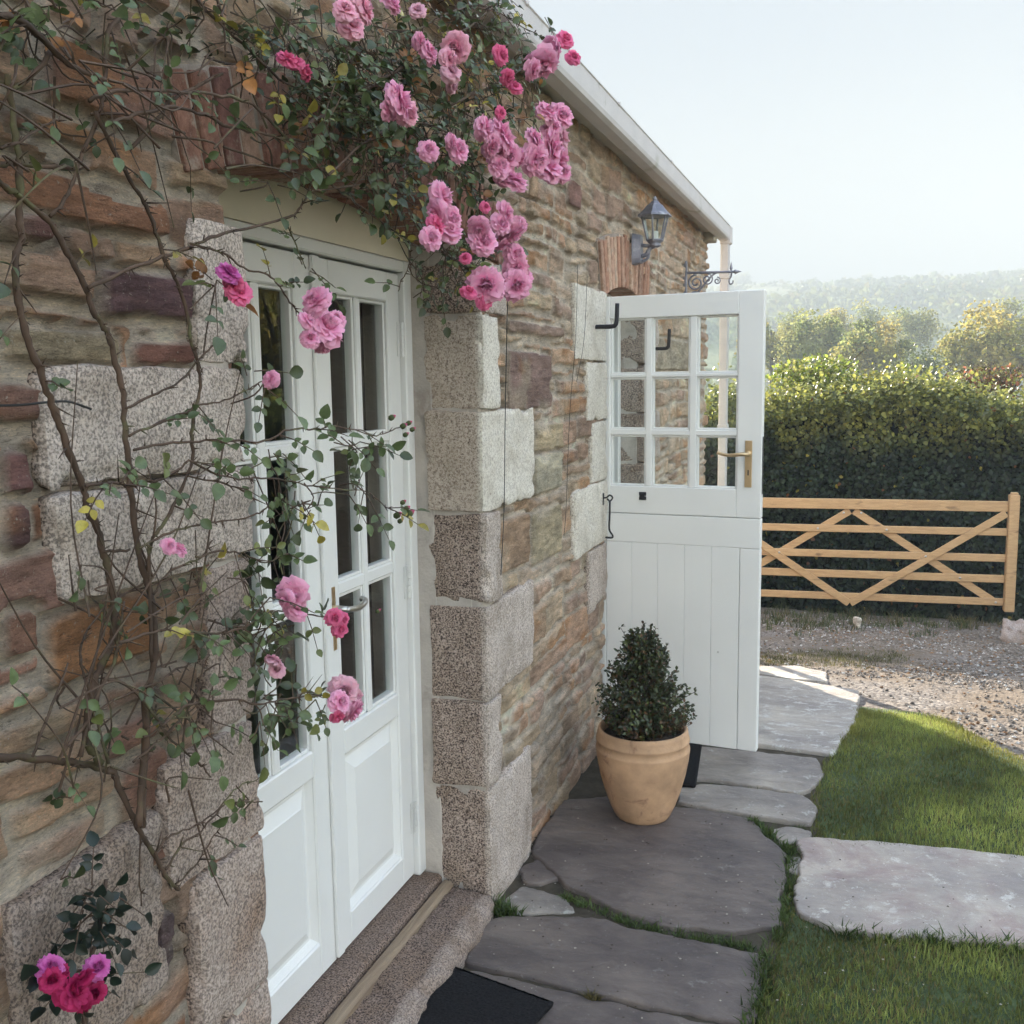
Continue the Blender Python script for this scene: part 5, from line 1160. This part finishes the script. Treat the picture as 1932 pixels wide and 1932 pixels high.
# ================================================================ CLIMBING ROSE
rg = np.random.default_rng(77)
rose = thing('climbing_rose', (WX + .05, 1.40, 0.0), 'climbing rose with pink blooms trained over the wall around the french doors', 'climbing rose')
CAN = [  # traced canes: points, plane, radius at start and end, leaf density
 ([(14, 141), (21, 183), (32, 267), (37, 316), (37, 404), (40, 450), (30, 492), (32, 548), (42, 604), (63, 667), (83, 716), (102, 773), (123, 829), (148, 896), (162, 934), (163, 959), (186, 1001), (197, 1047), (207, 1089), (214, 1131), (216, 1181), (207, 1223), (186, 1265), (168, 1330), (165, 1400), (190, 1440)], -1.02, .0065, .0085, .10),
 ([(300, -60), (246, 0), (204, 63), (199, 141), (190, 204), (165, 267), (144, 323), (123, 373), (95, 408)], -1.01, .005, .0035, .2),
 ([(179, 211), (207, 267), (239, 330), (271, 380), (292, 432), (309, 482), (334, 534), (352, 591), (362, 650), (369, 667), (378, 720), (369, 773), (362, 829), (362, 871), (337, 934), (309, 987), (285, 1022), (281, 1057), (283, 1140), (285, 1250)], -1.0, .0045, .004, .2),
 ([(-20, 330), (0, 345), (35, 369), (95, 422), (134, 489), (162, 541), (172, 577), (197, 619), (207, 639), (218, 685), (232, 745), (236, 815), (243, 871), (246, 920), (253, 984), (260, 1040), (274, 1089), (288, 1142), (292, 1230), (280, 1320), (272, 1450), (268, 1560)], -1.015, .0055, .008, .2),
 ([(165, 545), (232, 513), (309, 485), (369, 461), (440, 436), (534, 415), (563, 397), (580, 366), (587, 341)], -1.0, .005, .0025, .15),
 ([(538, 418), (559, 464), (577, 506)], -1.0, .0022, .0015, .5),
 ([(359, 461), (397, 471), (429, 482), (461, 506), (506, 520), (527, 541), (552, 577), (570, 598)], -.99, .003, .002, .5),
 ([(169, 186), (218, 172), (316, 171), (404, 179), (468, 193), (510, 229), (541, 260), (577, 292), (612, 327), (633, 355), (668, 380), (720, 418), (745, 445)], -.98, .0045, .0025, .35),
 ([(207, 232), (253, 218), (316, 204), (373, 211), (432, 239), (492, 250), (548, 264), (612, 267), (660, 285), (700, 320), (760, 372), (800, 400)], -.98, .0045, .0025, .45),
 ([(246, 281), (299, 221), (330, 183), (420, 140)], -1.0, .0045, .004, .2),
 ([(0, 281), (53, 257), (88, 232), (116, 221)], -.99, .0032, .002, .3),
 ([(-40, 300), (0, 309), (35, 309), (105, 315), (141, 318)], -1.03, .0065, .005, 0),
 ([(-40, 10), (0, 28), (46, 42), (98, 91), (141, 127), (200, 150)], -.99, .0075, .005, .35),
 ([(98, 95), (63, 141), (25, 169)], -1.0, .005, .004, .3),
 ([(405, -30), (411, 0), (422, 42), (425, 109)], -.98, .003, .0025, .5),
 ([(350, -30), (373, 0), (422, 53), (468, 91), (527, 148), (577, 176), (633, 225), (690, 262)], -.98, .0035, .0025, .7),
 ([(239, 769), (299, 741), (345, 716), (373, 681), (406, 650), (418, 662)], -.985, .003, .002, .25),
 ([(243, 822), (299, 797), (352, 776), (373, 764), (422, 755), (470, 735), (495, 720)], -.985, .003, .0018, .4),
 ([(253, 847), (341, 833), (422, 831), (499, 833), (545, 811), (605, 808), (626, 803), (680, 812), (710, 822), (740, 812), (768, 800)], -.96, .003, .0016, .7),
 ([(163, 917), (190, 913), (218, 910), (246, 917), (299, 906), (338, 885), (362, 871), (408, 896), (461, 903), (514, 903), (566, 913), (633, 922), (690, 928), (720, 950), (752, 968)], -.96, .0035, .0016, .6),
 ([(352, 899), (426, 913), (458, 927), (482, 944)], -.98, .0025, .0015, .4),
 ([(264, 1033), (320, 1005), (391, 987), (461, 977), (496, 963), (520, 945)], -.97, .003, .0018, .7),
 ([(197, 1040), (246, 1040)], -1.01, .0035, .003, 0),
 ([(369, 1050), (426, 1040), (464, 1047), (500, 1060), (540, 1050)], -.97, .0028, .0018, .9),
 ([(290, 1120), (320, 1080), (380, 1050), (400, 1020)], -1.0, .003, .002, .5),
 ([(225, 1215), (300, 1190), (352, 1191), (408, 1195), (458, 1184), (496, 1163), (524, 1152), (590, 1160), (625, 1165)], -.96, .0035, .0018, .8),
 ([(197, 1281), (246, 1299), (302, 1362), (323, 1397), (373, 1436), (397, 1467)], -1.0, .004, .002, .3),
 ([(306, 1369), (338, 1341), (380, 1323), (450, 1322), (489, 1329), (540, 1318), (600, 1312), (640, 1318)], -.96, .0035, .0018, .8),
 ([(292, 1612), (316, 1580), (366, 1559), (404, 1534), (450, 1485), (490, 1470)], -.99, .0028, .0015, .25),
 ([(313, 1640), (345, 1591), (380, 1566), (425, 1517), (457, 1513), (495, 1512)], -.99, .0028, .0015, .3),
 ([(331, 1668), (366, 1636), (390, 1598), (415, 1562)], -1.0, .0025, .0015, .2),
 ([(-30, 1424), (0, 1429), (88, 1432), (158, 1443), (211, 1457), (222, 1480), (246, 1534), (264, 1569), (292, 1615), (316, 1657), (338, 1678)], -1.03, .0085, .005, .08),
 ([(274, 1310), (276, 1390), (268, 1460), (262, 1560)], -1.01, .009, .007, .1),
 ([(265, 1560), (264, 1640), (266, 1712)], -1.03, .0022, .0015, 0),
 ([(150, 1430), (175, 1330), (215, 1250), (235, 1130)], -1.0, .005, .003, .3),
 ([(110, 1432), (145, 1385), (200, 1330), (290, 1290), (360, 1250)], -1.0, .004, .002, .35),
 ([(205, 1440), (170, 1310), (152, 1240), (165, 1190), (200, 1140)], -1.0, .0035, .002, .3),
 ([(60, 1430), (100, 1330), (128, 1250)], -1.0, .003, .002, .3),
 ([(250, 1440), (310, 1390), (360, 1330), (380, 1270), (395, 1235)], -1.0, .003, .0018, .4),
 ([(560, 250), (640, 200), (720, 150), (820, 90), (900, 40), (960, -20)], -.95, .006, .004, .7),
 ([(620, 330), (700, 260), (780, 230), (860, 260), (900, 330), (905, 400), (890, 470)], -.93, .004, .002, .8),
 ([(700, 330), (760, 380), (800, 440), (850, 480), (880, 520)], -.94, .003, .002, .8),
 ([(745, 445), (772, 470), (770, 505), (757, 528), (752, 550)], -.97, .0022, .0014, .15),
 ([(745, 445), (800, 470), (850, 480)], -.97, .003, .002, .5),
 ([(770, 500), (785, 525), (830, 530), (860, 520)], -.97, .002, .0015, .6),
 ([(850, 200), (930, 160), (990, 130), (1040, 100)], -.92, .004, .002, .6),
 ([(880, 230), (960, 230), (1000, 225), (1018, 250)], -.93, .003, .002, .5),
 ([(780, 60), (860, 20), (930, 20), (1000, 60)], -.93, .004, .002, .7)]
cane_w = []
for pts, X, r0, r1, dens in CAN:
    P = np.array([onx(x, y, X) for x, y in pts]); P[:, 0] += np.interp(np.arange(len(P)), np.linspace(0, len(P) - 1, 4), rg.normal(0, .012, 4)) * 0
    C_ = catmull(P, 5); C_[:, 1:] += rg.normal(0, .0012, (len(C_), 2)); rr = np.linspace(r0, r1, len(C_)) * rg.uniform(.85, 1.2, len(C_)) * .66
    mb = MB(); mb.tube(C_, rr, 7)
    for i in range(int(len(C_) * .6)):          # thorns and stubs
        k = rg.integers(1, len(C_) - 1); d = rdir(1, rg)[0]; d[0] = abs(d[0]); L_ = rg.uniform(.006, .012) if rg.random() < .94 else rg.uniform(.02, .05)
        mb.tube([C_[k], C_[k] + d * (rr[k] + L_)], np.array([.0016, .0004]), 4)
    mb.build('cane', M['cane'], rose, True); cane_w.append((C_, dens, rr))

LP_, LD_, LN_, LS_, LC_ = [], [], [], [], []; twg = MB()
def leafcol():
    u = rg.random()
    if u < .05: return np.array((.40, .33, .06)) * rg.uniform(.6, 1.2)
    if u < .085: return np.array((.36, .16, .05)) * rg.uniform(.6, 1.1)
    if u < .16: return np.array((.14, .16, .045)) * rg.uniform(.7, 1.2)
    return np.array((.078, .108, .042)) * rg.uniform(.5, 1.6)
def compound(p, d, sc=1.0, twig=True):
    """one rose leaf: a stalk with three to seven toothed leaflets"""
    d = d / np.linalg.norm(d); d[2] -= .25; L_ = rg.uniform(.045, .085) * sc; nrm = np.array([.75, -.25, .65]) + rg.normal(0, .4, 3); w = np.cross(d, nrm); w /= np.linalg.norm(w) + 1e-9
    e = p + d * L_ + np.array([0, 0, -.010]); twg.tube([p, p + (e - p) * .5 + np.array([0, 0, .004]), e], np.array([.0012, .001, .0007]), 4); c = leafcol()
    m = rg.integers(1, 3); k = [(e, d, 1.1)]
    for i in range(m):
        q = p + (e - p) * (.45 + .5 * (i / max(1, m)))
        for s in (-1, 1): k.append((q, d * .45 + s * w, .9 - .1 * (m - i)))
    for q, dd, s in k:
        LP_.append(q); LD_.append(dd + rg.normal(0, .18, 3)); LN_.append(nrm + rg.normal(0, .25, 3)); LS_.append(rg.uniform(.018, .031) * s * sc); LC_.append(c * rg.uniform(.8, 1.2))
for C_, dens, rr in cane_w:
    L_ = np.sum(np.linalg.norm(np.diff(C_, axis=0), axis=1)); n = rg.poisson(L_ * 22 * dens * (.6 if C_[:, 1].mean() < 1.55 else 1))
    for i in range(n):
        k = rg.integers(1, len(C_) - 1); d = rdir(1, rg)[0] * .8 + np.array([.55, 0, 0]); compound(C_[k], d, rg.uniform(.7, 1.05))
# leafy masses: ellipses on the photograph, given depth in front of the wall
MASS = [(770, 250, 95, 85, 112, -.94), (690, 160, 90, 70, 72, -.96), (640, 100, 70, 70, 60, -.96), (620, 230, 70, 60, 20, -.98), (740, 110, 60, 70, 45, -.95), (870, 320, 45, 60, 44, -.92), (890, 470, 45, 55, 50, -.92), (850, 90, 80, 60, 46, -.92), (950, 150, 60, 60, 34, -.90), (900, 200, 70, 50, 48, -.92), (720, 340, 60, 40, 20, -.96), (830, 520, 45, 25, 14, -.94), (800, 30, 70, 35, 22, -.92), (1000, 60, 50, 35, 10, -.9),
        (120, 25, 110, 40, 18, -1.0), (300, 30, 110, 50, 14, -.99), (60, 90, 60, 40, 8, -1.0), (500, 60, 90, 60, 30, -.97), (560, 190, 50, 30, 16, -.97), (920, 40, 60, 40, 18, -.92),
        (665, 830, 22, 28, 9, -.95), (680, 925, 28, 18, 8, -.95), (590, 940, 30, 24, 9, -.96), (535, 855, 35, 22, 8, -.96), (530, 950, 25, 22, 9, -.97), (535, 1045, 28, 28, 7, -.97), (490, 1150, 26, 45, 14, -.97), (540, 1190, 40, 26, 11, -.96), (495, 1215, 22, 30, 9, -.97), (535, 1320, 45, 18, 12, -.95), (500, 1345, 18, 22, 6, -.96), (600, 1322, 20, 14, 6, -.94), (350, 1090, 30, 26, 9, -.98), (330, 1340, 40, 25, 8, -.99), (395, 1360, 40, 30, 7, -.99), (210, 1140, 25, 25, 5, -1.0), (580, 500, 14, 20, 4, -.98), (480, 720, 35, 25, 7, -.97), (395, 545, 16, 40, 7, -.98), (505, 350, 22, 14, 4, -.99), (735, 300, 18, 30, 5, -.95), (465, 1510, 25, 10, 4, -.97)]
for (cx_, cy_, rx, ry, n, X) in MASS:
    for i in range(int(n * (.85 if cy_ < 600 else .7))):
        a = rg.uniform(0, 6.283); q = math.sqrt(rg.random()); xx = X - .03 + rg.normal(0, .03)
        p = onx(cx_ + rx * q * math.cos(a), cy_ + ry * q * math.sin(a), min(xx, -.86)); p[0] = max(p[0], WX + .03)
        d = rdir(1, rg)[0] + np.array([.3, -.1, 0]); compound(p, d, rg.uniform(.75, 1.1))
        if rg.random() < .55: st = p - np.array([rg.uniform(.0, .04), rg.normal(0, .05), rg.normal(0, .05)]); st[0] = max(st[0], WX + .02); twg.tube(catmull([st, (st + p) / 2 + rg.normal(0, .008, 3), p], 3), .0014, 4)
# bare wiry twigs over the lower wall
for i in range(48):
    cx_, cy_ = rg.uniform(110, 430), rg.uniform(1080, 1520); p = onx(cx_, cy_, rg.uniform(-1.03, -.97)); d = np.array([rg.normal(0, .02), rg.normal(.05, .12), rg.normal(.06, .12)]); twg.tube(catmull([p, p + d * .5 + rg.normal(0, .015, 3), p + d], 4), np.linspace(.0020, .0008, 9), 4)
    if rg.random() < .25: compound(p + d, rdir(1, rg)[0] + np.array([.4, 0, 0]), .8)
for i in range(40):
    cx_, cy_ = rg.uniform(20, 520), rg.uniform(0, 330); p = onx(cx_, cy_, rg.uniform(-1.03, -.95)); d = np.array([rg.normal(0, .02), rg.normal(0.02, .14), rg.normal(0, .12)]); twg.tube(catmull([p, p + d * .5 + rg.normal(0, .015, 3), p + d], 4), np.linspace(.0022, .0009, 9), 4)
    if rg.random() < .3: compound(p + d, rdir(1, rg)[0] + np.array([.4, 0, 0]), .8)
leaves('leaves', np.array(LP_), np.array(LD_), np.array(LN_), np.array(LS_), np.array(LC_), M['leaf'], rose, .72, .14, .15)
twg.build('twigs', M['cane'], rose)

# blooms
def bloom_mesh(seed, c_in, c_out, c_edge):
    rg = np.random.default_rng(seed); V = []; F = []; C = []; n0 = 0
    lay = [(8, .98, 1.55), (9, 1.0, 1.24), (10, .97, .98), (10, .90, .76), (9, .80, .56), (8, .66, .40), (6, .5, .25), (4, .34, .1)]
    op = rg.uniform(.85, 1.12)
    for li, (n, L_, tilt) in enumerate(lay):
        for i in range(n):
            a = (i + rg.uniform(-.22, .22)) * 2 * math.pi / n + li * .47; tl = tilt * op + rg.normal(0, .13); Ls = L_ * rg.uniform(.86, 1.1); wd = Ls * rg.uniform(.40, .56); nu, nv = 4, 5
            cb = np.array(c_out) * (1 - li / 8) + np.array(c_in) * (li / 8); cb = cb * rg.uniform(.85, 1.15)
            ca, sa = math.cos(a), math.sin(a); ph = rg.uniform(0, 6.28)
            for u in range(nu):
                t = (u + .0) / (nu - 1)
                for v in range(nv):
                    s = v / (nv - 1) * 2 - 1
                    W = wd * math.sin(min(1, .25 + .75 * t) * math.pi * .62) * s
                    th = tl * (.35 + .65 * t) + (.32 * t * t if tilt > .7 else -.35 * t * t)      # curl outward or inward
                    rad = Ls * t * math.sin(max(.02, th)) ; zz = Ls * t * math.cos(th) * .8 - .10 * (1 - li / 8)
                    rad -= abs(s) ** 2 * wd * .30; zz += abs(s) ** 2 * wd * .16
                    ru = .085 * math.sin(s * 6 + ph) * t * t - (.12 * (1 - abs(s)) if (u == nu - 1 and abs(s) < .3) else 0)
                    rad += ru; zz += ru * .6
                    V.append((rad * ca - W * sa, rad * sa + W * ca, zz)); e = t ** 2.2 * .8 + .18 * rg.random()
                    C.append(cb * (1 - e) + np.array(c_edge) * e)
            k = np.arange(nu * nv).reshape(nu, nv) + n0; F.append(np.stack([k[:-1, :-1], k[1:, :-1], k[1:, 1:], k[:-1, 1:]], -1).reshape(-1, 4)); n0 += nu * nv
    return np.array(V), F, np.clip(np.array(C), 0, .95)
PK = dict(pink=((.82, .14, .38), (.90, .28, .52), (.94, .54, .70)), pale=((.76, .26, .42), (.82, .40, .52), (.87, .56, .64)), hot=((.72, .05, .20), (.80, .10, .29), (.88, .24, .42)), coral=((.82, .18, .34), (.90, .36, .50), (.94, .56, .66)), crim=((.30, .008, .05), (.40, .012, .08), (.52, .03, .14)), mag=((.50, .04, .26), (.60, .08, .36), (.72, .2, .52)))
BM = {}
def bloom(root, px, py, rpx, X, kind, face=None):
    key = (kind, int(rg.integers(4)))
    p = onx(px, py, X); r = rpx / FOC * float((p - CAMP) @ FWD) * 1.08
    out = (np.array([.8, -.45, .25]) if face is None else np.array(face)) + rg.normal(0, .55, 3)
    q = Vector(out).to_track_quat('Z', 'Y') @ Matrix.Rotation(rg.uniform(0, 6.28), 4, 'Z').to_quaternion()
    if key not in BM:
        V, F, C = bloom_mesh(hash(kind) % 1 + 100 + len(BM), *PK[kind]); o = mk('rose_bloom', V, F, M['petal'], None, True, col=C); BM[key] = o.data; ORG.pop(o.name, None)
    else: o = bpy.data.objects.new('rose_bloom', BM[key]); COL.objects.link(o)
    o.parent = root; o.location = Vector(p - root_org(root)); o.rotation_mode = 'QUATERNION'; o.rotation_quaternion = q; o.scale = (r, r, r)
BL = [(660, 48, 26, 'coral'), (684, 18, 24, 'coral'), (650, 20, 20, 'coral'), (734, 7, 21, 'pink'), (788, 21, 14, 'pale'), (541, 112, 17, 'hot'), (574, 134, 16, 'hot'), (558, 120, 14, 'hot'), (790, 77, 14, 'pink'), (808, 100, 20, 'pink'), (861, 90, 25, 'coral'), (845, 112, 18, 'coral'), (850, 137, 19, 'pale'), (852, 162, 13, 'pale'),
      (750, 192, 32, 'pink'), (768, 214, 22, 'coral'), (730, 210, 16, 'pink'), (808, 285, 18, 'pink'), (862, 283, 21, 'pink'), (850, 268, 14, 'pink'), (943, 105, 17, 'hot'), (1022, 116, 28, 'pink'), (1003, 130, 18, 'pink'), (1040, 92, 20, 'pink'), (1065, 76, 16, 'hot'), (1081, 109, 13, 'hot'), (957, 146, 14, 'hot'), (971, 166, 13, 'hot'),
      (1031, 213, 20, 'pink'), (1056, 220, 22, 'pink'), (1045, 240, 14, 'pink'), (913, 243, 21, 'pink'), (943, 257, 30, 'pink'), (955, 292, 25, 'pink'), (940, 315, 21, 'pink'), (925, 275, 20, 'pink'), (943, 213, 11, 'hot'), (1005, 267, 23, 'pink'), (1033, 281, 34, 'pink'), (1057, 260, 21, 'pale'), (1029, 318, 30, 'pink'), (1052, 303, 25, 'pink'), (1008, 300, 26, 'pink'), (975, 300, 18, 'pink'), (1060, 325, 17, 'pink'), (966, 345, 27, 'pink'), (952, 335, 18, 'pink'),
      (831, 370, 25, 'pink'), (825, 400, 21, 'pink'), (848, 412, 22, 'pink'), (843, 437, 26, 'pink'), (811, 450, 20, 'pink'), (822, 425, 18, 'hot'), (952, 403, 20, 'pink'), (943, 424, 19, 'pink'), (963, 436, 25, 'pink'), (978, 425, 15, 'pink'), (945, 460, 14, 'pink'), (903, 427, 18, 'pink'), (910, 457, 25, 'pink'), (915, 391, 10, 'hot'), (971, 482, 20, 'pink'), (973, 505, 22, 'pink'), (973, 538, 25, 'pink'), (989, 522, 15, 'pink'), (917, 538, 30, 'pink'), (913, 564, 18, 'hot'), (884, 552, 14, 'hot'), (878, 488, 10, 'hot'), (935, 545, 18, 'pink'),
      (431, 517, 21, 'mag'), (450, 553, 23, 'hot'), (440, 535, 18, 'hot'), (598, 570, 26, 'pink'), (612, 618, 34, 'pink'), (578, 605, 16, 'pink'), (612, 648, 21, 'pink'), (632, 605, 18, 'pink'), (585, 640, 16, 'pink'), (512, 716, 16, 'pink'), (318, 1030, 14, 'pink'), (335, 1036, 16, 'pink'), (552, 1119, 27, 'pink'), (559, 1150, 21, 'pink'), (540, 1130, 16, 'pink'), (630, 1164, 15, 'hot'), (641, 1186, 15, 'hot'), (646, 1168, 12, 'hot'), (515, 1248, 15, 'pale'), (523, 1264, 14, 'pale'), (648, 1302, 25, 'pale'), (663, 1340, 22, 'pink'), (640, 1325, 20, 'pink'), (636, 1350, 14, 'hot'), (668, 1316, 16, 'pale')]
for (px, py, r, k) in BL: bloom(rose, px, py, r * 1.14, (-.84 if px > 640 and py < 600 else (-.93 if px > 470 else -.96)) + rg.normal(0, .006), k)
bd = MB(); bc = []
for (px, py, r) in ((768, 800, 6), (775, 812, 6), (762, 822, 6), (757, 806, 7), (735, 790, 7), (763, 962, 7), (752, 985, 6), (757, 950, 6), (768, 972, 9), (745, 975, 8), (710, 1155, 5)):
    p = onx(px, py, -.955); rr = r / FOC * 2.4; bud = MB(); bud.lathe([(.25 * rr, -.2 * rr), (.7 * rr, .2 * rr), (.75 * rr, .8 * rr), (.45 * rr, 1.5 * rr), (.1 * rr, 2.1 * rr)], 8, M=Matrix.Translation(p) @ Vector((.3, .7, .3)).to_track_quat('Z', 'Y').to_matrix().to_4x4())
    cl = np.where((np.arange(bud.n) // 8 >= 3)[:, None], np.array([[.62, .10, .22]]), np.array([[.10, .13, .05]])); bud.build('rosebud', M['petal'], rose, True, col=cl); twg2 = [p, p - np.array([0, .035, .02])]; 
# low crimson shoot near the camera
rs = thing('crimson_rose_shoot', (-.98, .95, 0.2), 'low rose shoot with crimson and magenta blooms at the lower left corner', 'rose')
for (px, py, r, k) in ((95, 1828, 24, 'mag'), (112, 1838, 20, 'crim'), (98, 1850, 20, 'crim'), (183, 1826, 22, 'mag'), (176, 1850, 18, 'crim'), (135, 1872, 30, 'crim'), (150, 1885, 24, 'crim'), (178, 1872, 20, 'crim'), (160, 1846, 17, 'crim')): bloom(rs, px, py, r * 1.1, -.95 + rg.normal(0, .006), k)
a_, b_ = [], []; LP_, LD_, LN_, LS_, LC_ = [], [], [], [], []; twg = MB()
for i in range(20):
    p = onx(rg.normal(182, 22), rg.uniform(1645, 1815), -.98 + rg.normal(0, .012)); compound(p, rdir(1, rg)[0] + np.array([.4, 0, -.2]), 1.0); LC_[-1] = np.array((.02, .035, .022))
for i in range(5):
    p = onx(rg.normal(120, 22), rg.uniform(1800, 1860), -.985); compound(p, rdir(1, rg)[0] + np.array([.3, 0, .2]), 1.0)
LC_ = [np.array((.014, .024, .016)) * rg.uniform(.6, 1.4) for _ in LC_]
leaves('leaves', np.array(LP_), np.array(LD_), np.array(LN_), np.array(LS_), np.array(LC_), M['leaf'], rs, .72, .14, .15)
st = MB(); p0 = onx(200, 1660, -1.0); st.tube(catmull([p0, onx(190, 1740, -.98), onx(165, 1830, -.97), onx(150, 1870, -.96)], 5), np.linspace(.003, .0025, 16), 6); st.tube(catmull([onx(165, 1830, -.97), onx(120, 1835, -.965), onx(98, 1838, -.955)], 4), .0022, 6)
g0 = onx(160, 1835, -.97); st.tube(catmull([(-1.0, 1.02, -.05), (-1.0, 1.0, .4), g0], 5), np.linspace(.007, .004, 11), 7); st.build('stem', M['cane'], rs, True); twg.build('twigs', M['cane'], rs)

# ================================================================ LIGHT, AIR
HIGHSKY = 5.0
SUN_AZ, SUN_EL = 32.0, 17.0        # degrees left of +Y, above the horizon
sd = Vector((-math.sin(math.radians(SUN_AZ)) * math.cos(math.radians(SUN_EL)), math.cos(math.radians(SUN_AZ)) * math.cos(math.radians(SUN_EL)), math.sin(math.radians(SUN_EL))))
sl = bpy.data.lights.new('sun', 'SUN'); sl.energy = 4.5; sl.angle = math.radians(0.6); sl.color = (1.0, .90, .74); so = bpy.data.objects.new('sun', sl); COL.objects.link(so); so.rotation_euler = sd.to_track_quat('Z', 'Y').to_euler(); so.location = (-5, 8, 12)
w = bpy.data.worlds.new('World'); SC.world = w; w.use_nodes = True; nt = w.node_tree; nt.nodes.clear()
sky = nt.nodes.new('ShaderNodeTexSky'); sky.sky_type = 'NISHITA'; sky.sun_disc = False; sky.sun_elevation = math.radians(SUN_EL); sky.sun_rotation = math.radians(-SUN_AZ); sky.air_density = 1.0; sky.dust_density = 1.6; sky.ozone_density = 1.0
bg = nt.nodes.new('ShaderNodeBackground'); bg.inputs['Strength'].default_value = 0.15; wo = nt.nodes.new('ShaderNodeOutputWorld')
mt_ = nt.nodes.new('ShaderNodeMix'); mt_.data_type = 'RGBA'; mt_.blend_type = 'MULTIPLY'; mt_.inputs[0].default_value = 1; mt_.inputs[7].default_value = (1.15, 1.0, .87, 1); nt.links.new(sky.outputs[0], mt_.inputs[6])
tc_ = nt.nodes.new('ShaderNodeTexCoord'); sx_ = nt.nodes.new('ShaderNodeSeparateXYZ'); nt.links.new(tc_.outputs['Generated'], sx_.inputs[0])
cr_ = nt.nodes.new('ShaderNodeValToRGB'); el = cr_.color_ramp.elements; cr_.color_ramp.interpolation = 'EASE'
el[0].position = 0.0; el[0].color = (.149, .150, .143, 1); el[1].position = .70; el[1].color = (1, 1, 1, 1)
e_ = el.new(.12); e_.color = (.136, .145, .148, 1); e_ = el.new(.32); e_.color = (.099, .114, .133, 1)
nt.links.new(sx_.outputs[2], cr_.inputs[0]); cm_ = nt.nodes.new('ShaderNodeVectorMath'); cm_.operation = 'SCALE'; cm_.inputs['Scale'].default_value = HIGHSKY; nt.links.new(cr_.outputs[0], cm_.inputs[0])
md_ = nt.nodes.new('ShaderNodeMix'); md_.data_type = 'RGBA'; md_.blend_type = 'DARKEN'; md_.inputs[0].default_value = 1; nt.links.new(cm_.outputs[0], md_.inputs[7]); nt.links.new(mt_.outputs[2], md_.inputs[6])   # low sky brightness capped by hand, higher sky left bright as added fill
nt.links.new(md_.outputs[2], bg.inputs[0]); nt.links.new(bg.outputs[0], wo.inputs[0])
hm, nt, N, L = nodes('haze'); vp = N('ShaderNodeVolumePrincipled'); vp.inputs['Color'].default_value = (.72, .78, .80, 1); vp.inputs['Density'].default_value = 0.0042; vp.inputs['Anisotropy'].default_value = -0.25
o_ = N('ShaderNodeOutputMaterial'); L(vp.outputs[0], o_.inputs['Volume'])
b = MB(); b.box(-690, 690, -690, 690, -22, 64, .5); hz = b.build('haze', hm); tag(hz, kind='stuff'); hz['label'] = 'thin pale haze lying over the valley'; hz['category'] = 'haze'
SC.view_settings.view_transform = 'Standard'; SC.view_settings.look = 'None'; SC.view_settings.exposure = 3.1; SC.view_settings.gamma = 1.0
SC.cycles.adaptive_threshold = 0.03; SC.cycles.max_bounces = 6; SC.cycles.diffuse_bounces = 3; SC.cycles.glossy_bounces = 3; SC.cycles.transmission_bounces = 4; SC.cycles.caustics_reflective = False; SC.cycles.caustics_refractive = False; SC.cycles.volume_bounces = 0; SC.cycles.transparent_max_bounces = 12
